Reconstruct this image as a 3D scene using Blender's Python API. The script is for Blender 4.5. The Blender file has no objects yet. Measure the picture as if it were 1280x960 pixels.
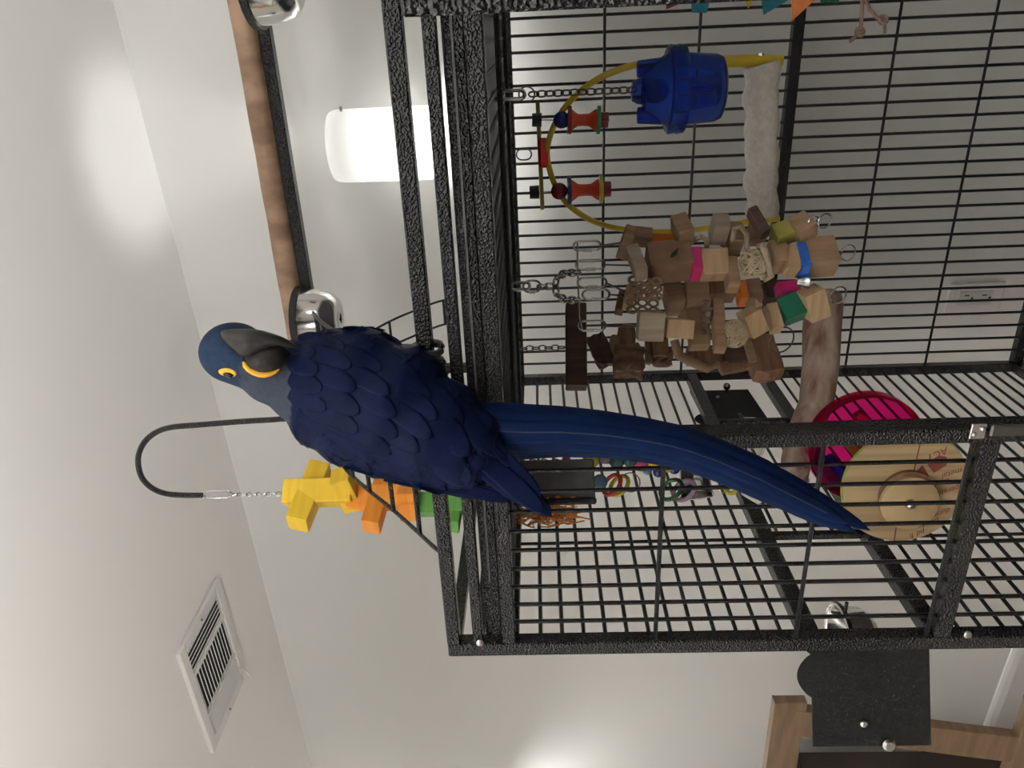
import bpy, bmesh, math, random
from mathutils import Vector, Matrix, Quaternion
from mathutils.bvhtree import BVHTree
random.seed(7)
R = math.radians
S = bpy.context.scene
COL = S.collection

# ---------------------------------------------------------------- camera
# right / down / forward axes of the (upright) phone; the photo is stored turned by 90 degrees
CR = Vector((0.90535122, 0.42370366, -0.02853736))
CD = Vector((-0.04262323, 0.02380358, -0.99880761))
CF = Vector((-0.42251915, 0.90548804, 0.03961022))
CAM = Vector((0, 0, 1.5)); FPX = 951.0
cd = bpy.data.cameras.new('camera'); cam = bpy.data.objects.new('camera', cd); COL.objects.link(cam)
cd.sensor_fit = 'HORIZONTAL'; cd.sensor_width = 36; cd.lens = FPX / 1280 * 36; cd.clip_start = 0.02
m3 = Matrix((CD, CR, -CF)).transposed()
cam.matrix_world = Matrix.Translation(CAM) @ m3.to_4x4()
S.camera = cam

# ---------------------------------------------------------------- world, large lights, exposure
wd = bpy.data.worlds.new('world'); S.world = wd; wd.use_nodes = True
wd.node_tree.nodes['Background'].inputs[0].default_value = (0.75, 0.8, 0.9, 1)
wd.node_tree.nodes['Background'].inputs[1].default_value = 0.05
S.view_settings.view_transform = 'Standard'; S.view_settings.look = 'None'
S.view_settings.gamma = 1.0; S.view_settings.use_curve_mapping = False
S.view_settings.exposure = 0.12
SCONCE_STRENGTH = 235.0
SCONCE2_STRENGTH = 1500.0
FILL_UPLIGHT = 400.0        # strength of the fill lamps added out of view

FZ, CZ = -0.16, 2.418
TH = R(-3.0)                 # the room is turned 3 degrees against the cage
RM = Matrix.Rotation(TH, 4, 'Z')
WN = Vector((-math.sin(TH), math.cos(TH), 0))
WALL = 1.85

def ray(x, y):
    return CF + CR * ((480 - y) / FPX) + CD * ((x - 640) / FPX)
def PY(x, y, Y): d = ray(x, y); return CAM + d * (Y / d.y)
def PX(x, y, X): d = ray(x, y); return CAM + d * (X / d.x)
def PZ(x, y, Z): d = ray(x, y); return CAM + d * ((Z - CAM.z) / d.z)
def PD(x, y, D): return CAM + ray(x, y) * D
def depth(p): return (p - CAM).dot(CF)
def mpx(p): return depth(p) / FPX       # metres that one pixel covers at p

# ---------------------------------------------------------------- mesh builder
class MB:
    def __init__(s): s.v = []; s.f = []; s.sm = False
    def add(s, vs, fs):
        o = len(s.v); s.v += [Vector(p) for p in vs]; s.f += [tuple(i + o for i in f) for f in fs]; return s
    def obox(s, c, ax, h, bev=0.0):
        """oriented box; ax = three unit axes, h = half sizes; bev chamfers the edges"""
        c = Vector(c); ax = [Vector(a) for a in ax]
        if bev <= 0:
            vs = [c + ax[0]*(h[0]*i) + ax[1]*(h[1]*j) + ax[2]*(h[2]*k) for i in (-1, 1) for j in (-1, 1) for k in (-1, 1)]
            return s.add(vs, [(0,1,3,2),(4,6,7,5),(0,4,5,1),(2,3,7,6),(0,2,6,4),(1,5,7,3)])
        b = min(bev, min(h) * .9)
        P = {}; vs = []
        for i in (-1, 1):
            for j in (-1, 1):
                for k in (-1, 1):
                    for a in range(3):
                        q = [h[0]-b, h[1]-b, h[2]-b]; q[a] = h[a]
                        P[(i,j,k,a)] = len(vs)
                        vs.append(c + ax[0]*(q[0]*i) + ax[1]*(q[1]*j) + ax[2]*(q[2]*k))
        fs = []
        for a in range(3):
            o1, o2 = [x for x in range(3) if x != a]
            for sg in (-1, 1):
                def key(p, q):
                    t = [0,0,0]; t[a] = sg; t[o1] = p; t[o2] = q; return (t[0],t[1],t[2],a)
                fs.append([P[key(-1,-1)], P[key(1,-1)], P[key(1,1)], P[key(-1,1)]])
        for a in range(3):
            o1, o2 = [x for x in range(3) if x != a]
            for p in (-1, 1):
                for q in (-1, 1):
                    def k2(w, face):
                        t = [0,0,0]; t[a] = w; t[o1] = p; t[o2] = q; return P[(t[0],t[1],t[2],face)]
                    fs.append([k2(-1,o1), k2(1,o1), k2(1,o2), k2(-1,o2)])
        for i in (-1, 1):
            for j in (-1, 1):
                for k in (-1, 1): fs.append([P[(i,j,k,0)], P[(i,j,k,1)], P[(i,j,k,2)]])
        return s.add(vs, fs)
    def box(s, lo, hi, bev=0.0):
        lo = Vector(lo); hi = Vector(hi)
        return s.obox((lo+hi)/2, (Vector((1,0,0)), Vector((0,1,0)), Vector((0,0,1))), tuple(abs(t)/2 for t in (hi-lo)), bev)
    def tube(s, pts, r, n=8, closed=False, cap=True, flat=None):
        """tube along a polyline; r number or list; flat=(axis, factor) squashes"""
        pts = [Vector(p) for p in pts]; N = len(pts)
        rs = r if isinstance(r, (list, tuple)) else [r]*N
        def tan(i):
            a = pts[(i-1) % N] if (closed or i > 0) else pts[i]
            b = pts[(i+1) % N] if (closed or i < N-1) else pts[i]
            t = b - a
            return t.normalized() if t.length > 1e-9 else Vector((0,0,1))
        t0 = tan(0); up = Vector((0,0,1)) if abs(t0.z) < .9 else Vector((1,0,0))
        nrm = (up - t0*up.dot(t0)).normalized()
        vs = []; fs = []
        for i in range(N):
            t = tan(i); nrm = (nrm - t*nrm.dot(t))
            nrm = nrm.normalized() if nrm.length > 1e-6 else t.orthogonal().normalized()
            bi = t.cross(nrm)
            for k in range(n):
                a = 2*math.pi*k/n
                vs.append(pts[i] + (nrm*math.cos(a) + bi*math.sin(a))*rs[i])
        for i in range(N if closed else N-1):
            j = (i+1) % N
            for k in range(n): fs.append((i*n+k, i*n+(k+1) % n, j*n+(k+1) % n, j*n+k))
        if cap and not closed:
            fs.append(tuple(range(n-1, -1, -1))); fs.append(tuple((N-1)*n+k for k in range(n)))
        return s.add(vs, fs)
    def lathe(s, c, axis, prof, n=24, cap0=True, cap1=True):
        """prof: list of (along axis, radius)"""
        c = Vector(c); axis = Vector(axis).normalized(); u = axis.orthogonal().normalized(); w = axis.cross(u)
        vs = []; fs = []
        for (h, r) in prof:
            for k in range(n):
                a = 2*math.pi*k/n
                vs.append(c + axis*h + (u*math.cos(a) + w*math.sin(a))*r)
        for i in range(len(prof)-1):
            for k in range(n): fs.append((i*n+k, i*n+(k+1) % n, (i+1)*n+(k+1) % n, (i+1)*n+k))
        if cap0: fs.append(tuple(range(n-1, -1, -1)))
        if cap1: fs.append(tuple((len(prof)-1)*n+k for k in range(n)))
        return s.add(vs, fs)
    def ball(s, c, r, n=14, sc=(1,1,1), ax=None):
        c = Vector(c); ax = ax or (Vector((1,0,0)), Vector((0,1,0)), Vector((0,0,1)))
        vs = []; fs = []; m = max(6, n//2)
        for i in range(1, m):
            p = math.pi*i/m
            for k in range(n):
                a = 2*math.pi*k/n
                vs.append(c + ax[0]*(r*sc[0]*math.sin(p)*math.cos(a)) + ax[1]*(r*sc[1]*math.sin(p)*math.sin(a)) + ax[2]*(r*sc[2]*math.cos(p)))
        vs += [c + ax[2]*(r*sc[2]), c - ax[2]*(r*sc[2])]; T = len(vs)-2
        for i in range(m-2):
            for k in range(n): fs.append((i*n+k, (i+1)*n+k, (i+1)*n+(k+1) % n, i*n+(k+1) % n))
        for k in range(n):
            fs.append((T, k, (k+1) % n)); fs.append((T+1, (m-2)*n+(k+1) % n, (m-2)*n+k))
        return s.add(vs, fs)
    def torus(s, c, axis, Rr, r, n=20, k=8, stretch=None):
        c = Vector(c); axis = Vector(axis).normalized(); u = axis.orthogonal().normalized(); w = axis.cross(u)
        return s.tube([c + (u*math.cos(2*math.pi*i/n) + w*math.sin(2*math.pi*i/n))*Rr for i in range(n)], r, k, closed=True)
    def link(s, c, ld, side, L, Wd, r, n=6, k=6):
        """oval chain link: ld long direction, side direction"""
        c = Vector(c); ld = Vector(ld).normalized(); side = Vector(side); side = (side - ld*side.dot(ld)).normalized()
        pts = []
        for i in range(n+1):
            a = math.pi*i/n; pts.append(c + ld*((L-Wd)/2 + math.sin(a)*Wd/2) + side*(math.cos(a)*Wd/2))
        for i in range(n+1):
            a = math.pi*i/n; pts.append(c - ld*((L-Wd)/2 + math.sin(a)*Wd/2) - side*(math.cos(a)*Wd/2))
        return s.tube(pts, r, k, closed=True)
    def chain(s, p0, p1, L, Wd, r):
        p0 = Vector(p0); p1 = Vector(p1); d = p1-p0; n = max(1, int(d.length/(L-2.4*r))); st = d/n
        a = d.orthogonal().normalized(); b = d.normalized().cross(a)
        for i in range(n): s.link(p0+st*(i+.5), d, a if i % 2 else b, st.length+2.2*r, Wd, r, 4, 5)
        return s
    def prism(s, pts, ext):
        """closed outline of points extruded by vector ext"""
        pts = [Vector(p) for p in pts]; n = len(pts); ext = Vector(ext)
        return s.add(pts + [p+ext for p in pts], [tuple(range(n-1,-1,-1)), tuple(range(n, 2*n))] + [(i, (i+1) % n, n+(i+1) % n, n+i) for i in range(n)])
    def build(s, name, mat, parent=None, smooth=False, xf=None):
        o0 = root_loc(parent)
        me = bpy.data.meshes.new(name)
        vs = [(xf @ p if xf else p) - o0 for p in s.v]
        me.from_pydata(vs, [], s.f); me.validate(); me.update()
        bm = bmesh.new(); bm.from_mesh(me); bmesh.ops.recalc_face_normals(bm, faces=bm.faces); bm.to_mesh(me); bm.free()
        if smooth:
            for p in me.polygons: p.use_smooth = True
            if smooth != 'all':
                me.set_sharp_from_angle(angle=R(40))
        if mat: me.materials.append(mat)
        o = bpy.data.objects.new(name, me); COL.objects.link(o)
        if parent: o.parent = parent
        return o
ROOTS = {}
def root_loc(o):
    while o is not None and o.parent is not None: o = o.parent
    return ROOTS.get(o.name, Vector((0,0,0))) if o is not None else Vector((0,0,0))
def tag(o, label=None, cat=None, group=None, kind=None):
    if label: o['label'] = label
    if cat: o['category'] = cat
    if group: o['group'] = group
    if kind: o['kind'] = kind
    return o
def thing(name, loc, label, cat, group=None):
    o = bpy.data.objects.new(name, None); COL.objects.link(o); o.location = loc; o.empty_display_size = .05
    ROOTS[o.name] = Vector(loc); return tag(o, label, cat, group)
def share(src, loc, parent, rot=None):
    o = src.copy(); COL.objects.link(o); o.parent = parent; o.location = loc
    if rot is not None: o.rotation_euler = rot
    return o

# ---------------------------------------------------------------- materials
def mat(name, col, rough=.5, metal=0.0, col2=None, scale=20, stretch=None, bump=0.0, bscale=None, spec=.5, coat=0, detail=4, sheen=0, contrast=(.35, .65)):
    m = bpy.data.materials.new(name); m.use_nodes = True; nt = m.node_tree; N = nt.nodes; L = nt.links
    p = N['Principled BSDF']
    p.inputs['Base Color'].default_value = (*col, 1); p.inputs['Roughness'].default_value = rough; p.inputs['Metallic'].default_value = metal
    p.inputs['Specular IOR Level'].default_value = spec; p.inputs['Coat Weight'].default_value = coat
    p.inputs['Sheen Weight'].default_value = sheen
    if col2 or bump:
        tc = N.new('ShaderNodeTexCoord'); mp = N.new('ShaderNodeMapping'); L.new(tc.outputs['Object'], mp.inputs[0])
        if stretch: mp.inputs['Scale'].default_value = stretch
    if col2:
        nz = N.new('ShaderNodeTexNoise'); nz.inputs['Scale'].default_value = scale; nz.inputs['Detail'].default_value = detail
        L.new(mp.outputs[0], nz.inputs['Vector'])
        cr = N.new('ShaderNodeValToRGB'); cr.color_ramp.elements[0].color = (*col, 1); cr.color_ramp.elements[1].color = (*col2, 1)
        cr.color_ramp.elements[0].position, cr.color_ramp.elements[1].position = contrast
        L.new(nz.outputs[0], cr.inputs[0]); L.new(cr.outputs[0], p.inputs['Base Color'])
    if bump:
        nb = N.new('ShaderNodeTexNoise'); nb.inputs['Scale'].default_value = bscale or scale; nb.inputs['Detail'].default_value = 2
        L.new(mp.outputs[0], nb.inputs['Vector'])
        b = N.new('ShaderNodeBump'); b.inputs['Strength'].default_value = bump; b.inputs['Distance'].default_value = .002
        L.new(nb.outputs[0], b.inputs['Height']); L.new(b.outputs[0], p.inputs['Normal'])
    return m
def clear_plastic(name, tint, gloss=.12):
    m = bpy.data.materials.new(name); m.use_nodes = True; nt = m.node_tree; N = nt.nodes; L = nt.links
    N.remove(N['Principled BSDF']); out = N['Material Output']
    tr = N.new('ShaderNodeBsdfTransparent'); tr.inputs[0].default_value = (*tint, 1)
    gl = N.new('ShaderNodeBsdfPrincipled'); gl.inputs['Base Color'].default_value = (tint[0]*.5, tint[1]*.5, tint[2]*.5, 1); gl.inputs['Roughness'].default_value = .08
    fr = N.new('ShaderNodeFresnel'); fr.inputs[0].default_value = 1.5
    ad = N.new('ShaderNodeMath'); ad.operation = 'ADD'; ad.inputs[1].default_value = gloss; L.new(fr.outputs[0], ad.inputs[0])
    mx = N.new('ShaderNodeMixShader'); L.new(ad.outputs[0], mx.inputs[0]); L.new(tr.outputs[0], mx.inputs[1]); L.new(gl.outputs[0], mx.inputs[2])
    L.new(mx.outputs[0], out.inputs[0]); return m
def hammered(name, col, scale=260, strength=.8, rough=.3):
    m = bpy.data.materials.new(name); m.use_nodes = True; nt = m.node_tree; N = nt.nodes; L = nt.links
    p = N['Principled BSDF']; p.inputs['Base Color'].default_value = (*col, 1); p.inputs['Roughness'].default_value = rough; p.inputs['Specular IOR Level'].default_value = .5
    tc = N.new('ShaderNodeTexCoord'); vo = N.new('ShaderNodeTexVoronoi'); vo.feature = 'SMOOTH_F1'; vo.inputs['Scale'].default_value = scale
    nz = N.new('ShaderNodeTexNoise'); nz.inputs['Scale'].default_value = scale*.7
    ad = N.new('ShaderNodeMath'); ad.operation = 'ADD'
    L.new(tc.outputs['Object'], vo.inputs['Vector']); L.new(tc.outputs['Object'], nz.inputs['Vector'])
    L.new(vo.outputs['Distance'], ad.inputs[0]); L.new(nz.outputs[0], ad.inputs[1])
    b = N.new('ShaderNodeBump'); b.inputs['Strength'].default_value = strength; b.inputs['Distance'].default_value = .003
    L.new(ad.outputs[0], b.inputs['Height']); L.new(b.outputs[0], p.inputs['Normal']); return m
def woodmat(name, a, b, scale=9, ring=(1, 1, 14), rough=.65):
    return mat(name, a, rough, col2=b, scale=scale, stretch=ring, bump=.15, bscale=40, detail=6)

M = {}
M['wall'] = mat('wall_paint', (.72, .715, .695), .75, bump=.06, bscale=160)
M['ceil'] = mat('ceiling_paint', (.88, .87, .85), .8, bump=.05, bscale=120)
M['floor'] = woodmat('floor_wood', (.34, .29, .24), (.44, .38, .32), 4, (.6, 8, 1))
M['trim'] = mat('trim_white', (.72, .71, .69), .35)
M['black'] = hammered('hammered_black', (.005, .0055, .0065), 430, 1.0, .17)
M['bar'] = hammered('bar_black', (.005, .0055, .0065), 420, .4, .3)
M['plate'] = hammered('plate_black', (.003, .0033, .0038), 420, .35, .6)
M['tray'] = mat('tray_grey_steel', (.16, .16, .165), .4, .6, col2=(.24, .24, .25), scale=30)
M['steel'] = mat('stainless_steel', (.78, .77, .75), .12, 1.0)
M['chrome'] = mat('chrome', (.50, .50, .50), .2, 1.0)
M['chain_dark'] = mat('dark_chain', (.10, .10, .10), .3, .9)

# ---------------------------------------------------------------- the room
def room(mb, name, m, **k): return tag(mb.build(name, m, None, xf=RM, **k), kind='structure')
room(MB().box((-4.4, -3.6, FZ-.1), (2.4, WALL, FZ)), 'floor', M['floor'])
room(MB().box((-4.4, -3.6, CZ), (2.4, WALL, CZ+.1)), 'ceiling', M['ceil'])
room(MB().box((-4.5, WALL, FZ-.1), (2.5, WALL+.12, CZ+.1)), 'wall_back', M['wall'])
room(MB().box((-4.5, -3.6, FZ-.1), (-4.4, WALL, CZ+.1)), 'wall_left', M['wall'])
room(MB().box((2.4, -3.6, FZ-.1), (2.5, WALL, CZ+.1)), 'wall_right', M['wall'])
room(MB().box((-4.5, -3.7, FZ-.1), (2.5, -3.6, CZ+.1)), 'wall_front', M['wall'])
bb = MB()
prof = [(0, 0), (-.014, 0), (-.014, .10), (-.010, .118), (-.004, .128), (0, .13)]
bb.prism([Vector((-4.4, WALL+a, FZ+b)) for a, b in prof], (6.8, 0, 0))
room(bb, 'baseboard_back', M['trim'])

# unseen floor lamps, added to brighten the ceiling and fill the room
def emit(name, col, st):
    m = bpy.data.materials.new(name); m.use_nodes = True; nt = m.node_tree; nt.nodes.remove(nt.nodes['Principled BSDF'])
    e = nt.nodes.new('ShaderNodeEmission'); e.inputs[0].default_value = (*col, 1); e.inputs[1].default_value = st
    nt.links.new(e.outputs[0], nt.nodes['Material Output'].inputs[0]); return m
def uplighter(x, y, st, label):  # added fill light shaped as a floor lamp, out of view
    t = thing('fill_uplighter', (x, y, FZ), label, 'lamp')
    MB().lathe((x, y, FZ), (0, 0, 1), [(0, .14), (.012, .14), (.02, .10), (.024, .02)], 32).build('base', M['trim'], t, True)
    MB().tube([(x, y, FZ+.02), (x, y, 1.52)], .012, 12).build('pole', M['trim'], t, True)
    MB().lathe((x, y, 1.52), (0, 0, 1), [(0, .03), (.03, .10), (.08, .16), (.11, .18), (.11, .175), (.08, .155), (.035, .095), (.02, .03)], 36, True, False).build('bowl', M['trim'], t, True)
    MB().lathe((x, y, 1.57), (0, 0, 1), [(0, .07), (.03, .12), (.032, .001)], 28).build('bulb', emit('fill_glow', (1, .985, .955), st), t, True)
uplighter(-3.3, -.9, FILL_UPLIGHT*.75, 'white uplighter added as unseen fill light in the room corner away from the cage')
uplighter(-.45, -.55, FILL_UPLIGHT*.95, 'white uplighter added as unseen fill light facing the front of the bird cage')
uplighter(1.1, .05, FILL_UPLIGHT*.42, 'white uplighter added as unseen fill light beside the open cage door')

# wall sconces
def shade_mat():
    m = bpy.data.materials.new('frosted_shade'); m.use_nodes = True; nt = m.node_tree; N = nt.nodes; L = nt.links
    N.remove(N['Principled BSDF'])
    t = N.new('ShaderNodeBsdfTranslucent'); t.inputs[0].default_value = (.26, .26, .25, 1)
    d = N.new('ShaderNodeBsdfPrincipled'); d.inputs['Base Color'].default_value = (.8, .8, .78, 1); d.inputs['Roughness'].default_value = .3
    x = N.new('ShaderNodeMixShader'); x.inputs[0].default_value = .5
    L.new(t.outputs[0], x.inputs[1]); L.new(d.outputs[0], x.inputs[2]); L.new(x.outputs[0], N['Material Output'].inputs[0]); return m
M['shade'] = shade_mat()
def sconce(rx, z0, z1, strength, label):
    r = .079; ry = WALL - r - .02
    base = RM @ Vector((rx, WALL, (z0+z1)/2))
    t = thing('wall_sconce', base, label, 'lamp')
    sh = MB()
    n = 40; vs = []; hs = [(z0, r), (z0+.06, r), (z1-.03, r), (z1-.012, r*.985), (z1-.003, r*.93), (z1, r*.72)]
    for (z, rr) in hs:
        for k in range(n):
            a = 2*math.pi*k/n; vs.append((rx + rr*math.cos(a), ry + rr*math.sin(a), z))
    sh.add(vs, [(i*n+k, i*n+(k+1) % n, (i+1)*n+(k+1) % n, (i+1)*n+k) for i in range(len(hs)-1) for k in range(n)])
    sh.build('shade', M['shade'], t, True, xf=RM)
    MB().box((rx-.05, WALL-.018, z0+.02), (rx+.05, WALL, z1-.04), .004).build('back_plate', M['steel'], t, xf=RM)
    MB().tube([(rx, WALL-.02, z0+.05), (rx, ry, z0+.05)], .008).build('arm', M['steel'], t, True, xf=RM)
    MB().lathe((rx, ry, z0+.035), (0, 0, 1), [(-.035, .015), (-.02, .016)], 16).build('socket', M['trim'], t, True, xf=RM)
    MB().ball((rx, ry, z0+.040), .026, 16).build('bulb', emit('bulb_glow', (1, .99, .965), strength), t, True, xf=RM)
    MB().tube([(rx+r-.001, ry-.02, z1-.035), (rx+r+.008, ry-.022, z1-.035)], .004, 8).build('screw', M['chrome'], t, True, xf=RM)
sconce(-.315, 1.735, 1.955, SCONCE_STRENGTH, 'white frosted cylinder wall lamp glowing on the wall behind the cage')
sconce(-2.98, 1.735, 1.955, SCONCE2_STRENGTH, 'white frosted cylinder wall lamp further along the wall, away from the cage')

# ceiling vent
vt = thing('ceiling_vent', RM @ Vector((-1.61, 1.45, CZ)), 'white rectangular three-way air vent set in the ceiling', 'vent')
x0, x1, y0, y1 = -1.797, -1.422, 1.314, 1.588; zb = CZ-.012
fr = MB(); w = .034
def ringrect(mb, xa, xb, ya, yb, w, z0, z1):
    for a, b in (((xa, ya), (xb, ya+w)), ((xa, yb-w), (xb, yb)), ((xa, ya+w), (xa+w, yb-w)), ((xb-w, ya+w), (xb, yb-w))):
        mb.box((a[0], a[1], z0), (b[0], b[1], z1), .003)
ringrect(fr, x0, x1, y0, y1, w, zb, CZ)
fr.build('frame', M['trim'], vt, xf=RM)
MB().box((x0+w, y0+w, CZ-.002), (x1-w, y1-w, CZ)).build('duct_shade', mat('vent_duct_shade', (.035, .035, .04), .6), vt, xf=RM)  # flat dark sheet, the shade between the slats put into its colour
xa, xb, ya, yb = x0+w, x1-w, y0+w, y1-w
for xs in (xa+.078, xb-.078):
    MB().box((xs-.005, ya, zb), (xs+.005, yb, CZ-.002)).build('divider', M['trim'], vt, xf=RM)
sl = []
def louvre(c, along, half, tilt):
    al = Vector(along); side = Vector((al.y, -al.x, 0)); up = Vector((0, 0, 1))
    sd = side*math.cos(tilt) + up*math.sin(tilt)
    MB().obox(c, (al, sd, al.cross(sd)), (half, .0048, .0007)).build('slat', M['trim'], vt, xf=RM)
for i in range(5): louvre((xb-.008-i*.0145, (ya+yb)/2, CZ-.007), (0, 1, 0), (yb-ya)/2, R(-22))
for i in range(6): louvre((xa+.006+i*.013, (ya+yb)/2, CZ-.006), (0, 1, 0), (yb-ya)/2, R(48))
nn = 13
for i in range(nn): louvre(((xa+xb)/2, ya+(i+.5)*(yb-ya)/nn, CZ-.007), (1, 0, 0), (xb-xa)/2-.085, R(-24))
MB().tube([(xa+.03, yb-.012, CZ-.012), (xa+.025, yb-.012, CZ-.03), (xa+.012, yb-.02, CZ-.045)], .003).build('lever', M['trim'], vt, True, xf=RM)
for sx in (x0+.017, x1-.017): MB().ball((sx, y0+.13, zb), .004, 8).build('screw', M['chrome'], vt, True, xf=RM)

# power outlet on the wall
def onwall(x, y):
    d = ray(x, y); p = CAM + d*((WALL - CAM.dot(WN))/d.dot(WN)); return RM.inverted() @ p
a = onwall(1186, 353); b = onwall(1247, 389); oc = (a+b)/2
ot = thing('wall_outlet', RM @ Vector((oc.x, WALL, oc.z)), 'white double power outlet plate on the wall behind the cage', 'outlet')
MB().box((oc.x-.041, WALL-.007, oc.z-.070), (oc.x+.041, WALL, oc.z+.070), .004).build('plate', M['trim'], ot, xf=RM)
MB().box((oc.x-.019, WALL-.0085, oc.z-.043), (oc.x+.019, WALL-.006, oc.z+.043), .001).build('insert', mat('outlet_insert', (.6, .59, .57), .4), ot, xf=RM)
M['slot'] = mat('outlet_slot', (.02, .02, .02), .6)
for zz in (-.022, .022):
    for dx, hh in ((-.0075, .007), (.0075, .0055)):
        MB().box((oc.x+dx-.0015, WALL-.0092, oc.z+zz-hh), (oc.x+dx+.0015, WALL-.008, oc.z+zz+hh)).build('slot', M['slot'], ot, xf=RM)
    MB().ball((oc.x, WALL-.0085, oc.z+zz-.014), .003, 8).build('slot', M['slot'], ot, xf=RM)

# ---------------------------------------------------------------- the cage
XL, XR, YF, YB = -.795, .42, .803, 1.712      # outer faces
T = .022                                       # tube size
ZB, ZT = .355, 1.565                           # bottom and top of the cage body
ZM, ZFU = .967, 1.138                          # mid rail, rail above the feeder openings
WIRES = (1.354, 1.163, .77, .582)
BR = .0031; PITCH = .0318
cage = thing('bird_cage', ((XL+XR)/2, (YF+YB)/2, FZ), 'large black metal bird cage with open front door and railed play top', 'cage')
O = ROOTS[cage.name]
def rail(name, lo, hi, parent, m='black', bev=.0015): return MB().box(lo, hi, bev).build(name, M[m], parent)
for (x, y, zt) in ((XL, YF, 1.642), (XR-T, YF, 1.642), (XL, YB-T, ZT), (XR-T, YB-T, ZT)):
    pst = rail('corner_post', (x, y, FZ+.075), (x+T, y+T, zt), cage)
    MB().lathe((x+T/2-.012, y+T/2, FZ+.03), (1, 0, 0), [(0, .026), (.003, .03), (.021, .03), (.024, .026)], 20).build('caster', M['plate'], pst, True)
    MB().box((x+T/2-.018, y+T/2-.008, FZ+.03), (x+T/2+.018, y+T/2+.008, FZ+.08), .003).build('caster_fork', M['chrome'], pst)
BARM = {}
def bar(a, b, parent, name='bar', r=BR, m='bar'):
    """straight wire; equal lengths and directions share a mesh"""
    a = Vector(a); b = Vector(b); d = b-a
    key = (round(d.length, 4), tuple(round(t, 3) for t in d.normalized()), r, m)
    if key not in BARM:
        o = MB().tube([O - d/2, O + d/2], r, 6).build(name, M[m], parent, True); BARM[key] = o
        o.location = (a+b)/2 - O; return o
    return share(BARM[key], (a+b)/2 - O, parent)
# --- back panel
bp = MB().box((XL+T, YB-T, ZT-T), (XR-T, YB, ZT), .0015).build('back_panel', M['black'], cage)
rail('bottom_rail', (XL+T, YB-T, ZB), (XR-T, YB, ZB+T), bp)
rail('mid_rail', (XL+T, YB-T, ZM-.011), (XR-T, YB, ZM+.011), bp)
yb = YB-T/2
n = int((XR-XL-2*T)/PITCH)
for i in range(1, n+1):
    x = XL+T+i*(XR-XL-2*T)/(n+1); bar((x, yb, ZB+T), (x, yb, ZT-T), bp)
for z in WIRES: bar((XL+T, yb-2*BR, z), (XR-T, yb-2*BR, z), bp, 'cross_wire')
# --- side panels (horizontal bars)
Yd1, Yd2 = 1.455, 1.052                        # uprights beside the feeder openings
def side(name, xo, feeders):
    sp = MB().box((xo-T/2, YF+T, ZT-T), (xo+T/2, YB-T, ZT), .0015).build(name, M['black'], cage)
    rail('bottom_rail', (xo-T/2, YF+T, ZB), (xo+T/2, YB-T, ZB+T), sp)
    if feeders:
        for z in (ZM, ZFU): rail('feeder_rail', (xo-T/2, YF+T, z-.0125), (xo+T/2, YB-T, z+.0125), sp)
        for y in (Yd1, Yd2): rail('feeder_upright', (xo-.006, y-.006, ZM+.0125), (xo+.006, y+.006, ZFU-.0125), sp)
    n = int((ZT-ZB-2*T)/.0309)
    for i in range(1, n+1):
        z = ZB+T+i*(ZT-ZB-2*T)/(n+1)
        if feeders and ZM-.014 < z < ZFU+.014:
            if ZM+.014 < z < ZFU-.014: bar((xo, Yd2, z), (xo, Yd1, z), sp)
            continue
        bar((xo, YF+T, z), (xo, YB-T, z), sp)
    for y in (Yd1, Yd2):
        for (za, zc) in ((ZB+T, ZM-.011), (ZFU+.011, ZT-T)):
            bar((xo-2*BR, y, za), (xo-2*BR, y, zc), sp, 'cross_wire')
    return sp
left = side('left_panel', XL+T/2, True)
side('right_panel', XR-T/2, False)
# --- roof bars and top frame
rf = MB()
for (lo, hi) in (((XL+T, YF, 1.547), (XR-T, YF+T, 1.565)),): rf.box(lo, hi, .0015)
rf = rf.build('top_front_rail', M['black'], cage)
for i in range(1, n+1 if False else 37):
    x = XL+T+i*(XR-XL-2*T)/37; bar((x, YF+T, 1.552), (x, YB-T, 1.552), rf)
for y in (1.10, 1.40): bar((XL+T, y, 1.546), (XR-T, y, 1.546), rf, 'cross_wire', .004)
# --- front: left fixed panel, door jamb posts, right fixed panel
XJ, XJ2 = -.470, .075
def front_panel(name, xa, xb, lat):
    fp = MB().box((xa, YF, ZB), (xb, YF+T, ZB+T), .0015).build(name, M['black'], cage)
    rail('mid_rail', (xa, YF, ZM-.011), (xb, YF+T, ZM+.011), fp)
    yf = YF+T/2; n = int((xb-xa)/PITCH)
    for i in range(1, n+1):
        x = xa + (xb-xa)*i/(n+1)
        bar((x, yf, ZB+T), (x, yf, 1.547), fp)
    for z in WIRES + (ZM+.02,): bar((xa, yf-2*BR, z), (xb, yf-2*BR, z), fp, 'cross_wire')
    return fp
fl = front_panel('front_left_panel', XL+T, XJ, True)
rail('door_jamb', (XJ, YF, ZB), (XJ+.019, YF+.03, 1.547), fl)
frp = front_panel('front_right_panel', XJ2+.019, XR-T, False)
rail('door_jamb', (XJ2, YF, ZB), (XJ2+.019, YF+.03, 1.547), frp)
rail('door_sill', (XJ, YF, ZB-.02), (XJ2, YF+T, ZB+.02), cage)
# screws on the corner post
for (x, y) in ((600, 803), (1209, 793)):
    p = PY(x, y, YF); MB().ball((p.x, YF-.001, p.z), .006, 10, (1, .6, 1)).build('screw', M['chrome'], cage, True)
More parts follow.
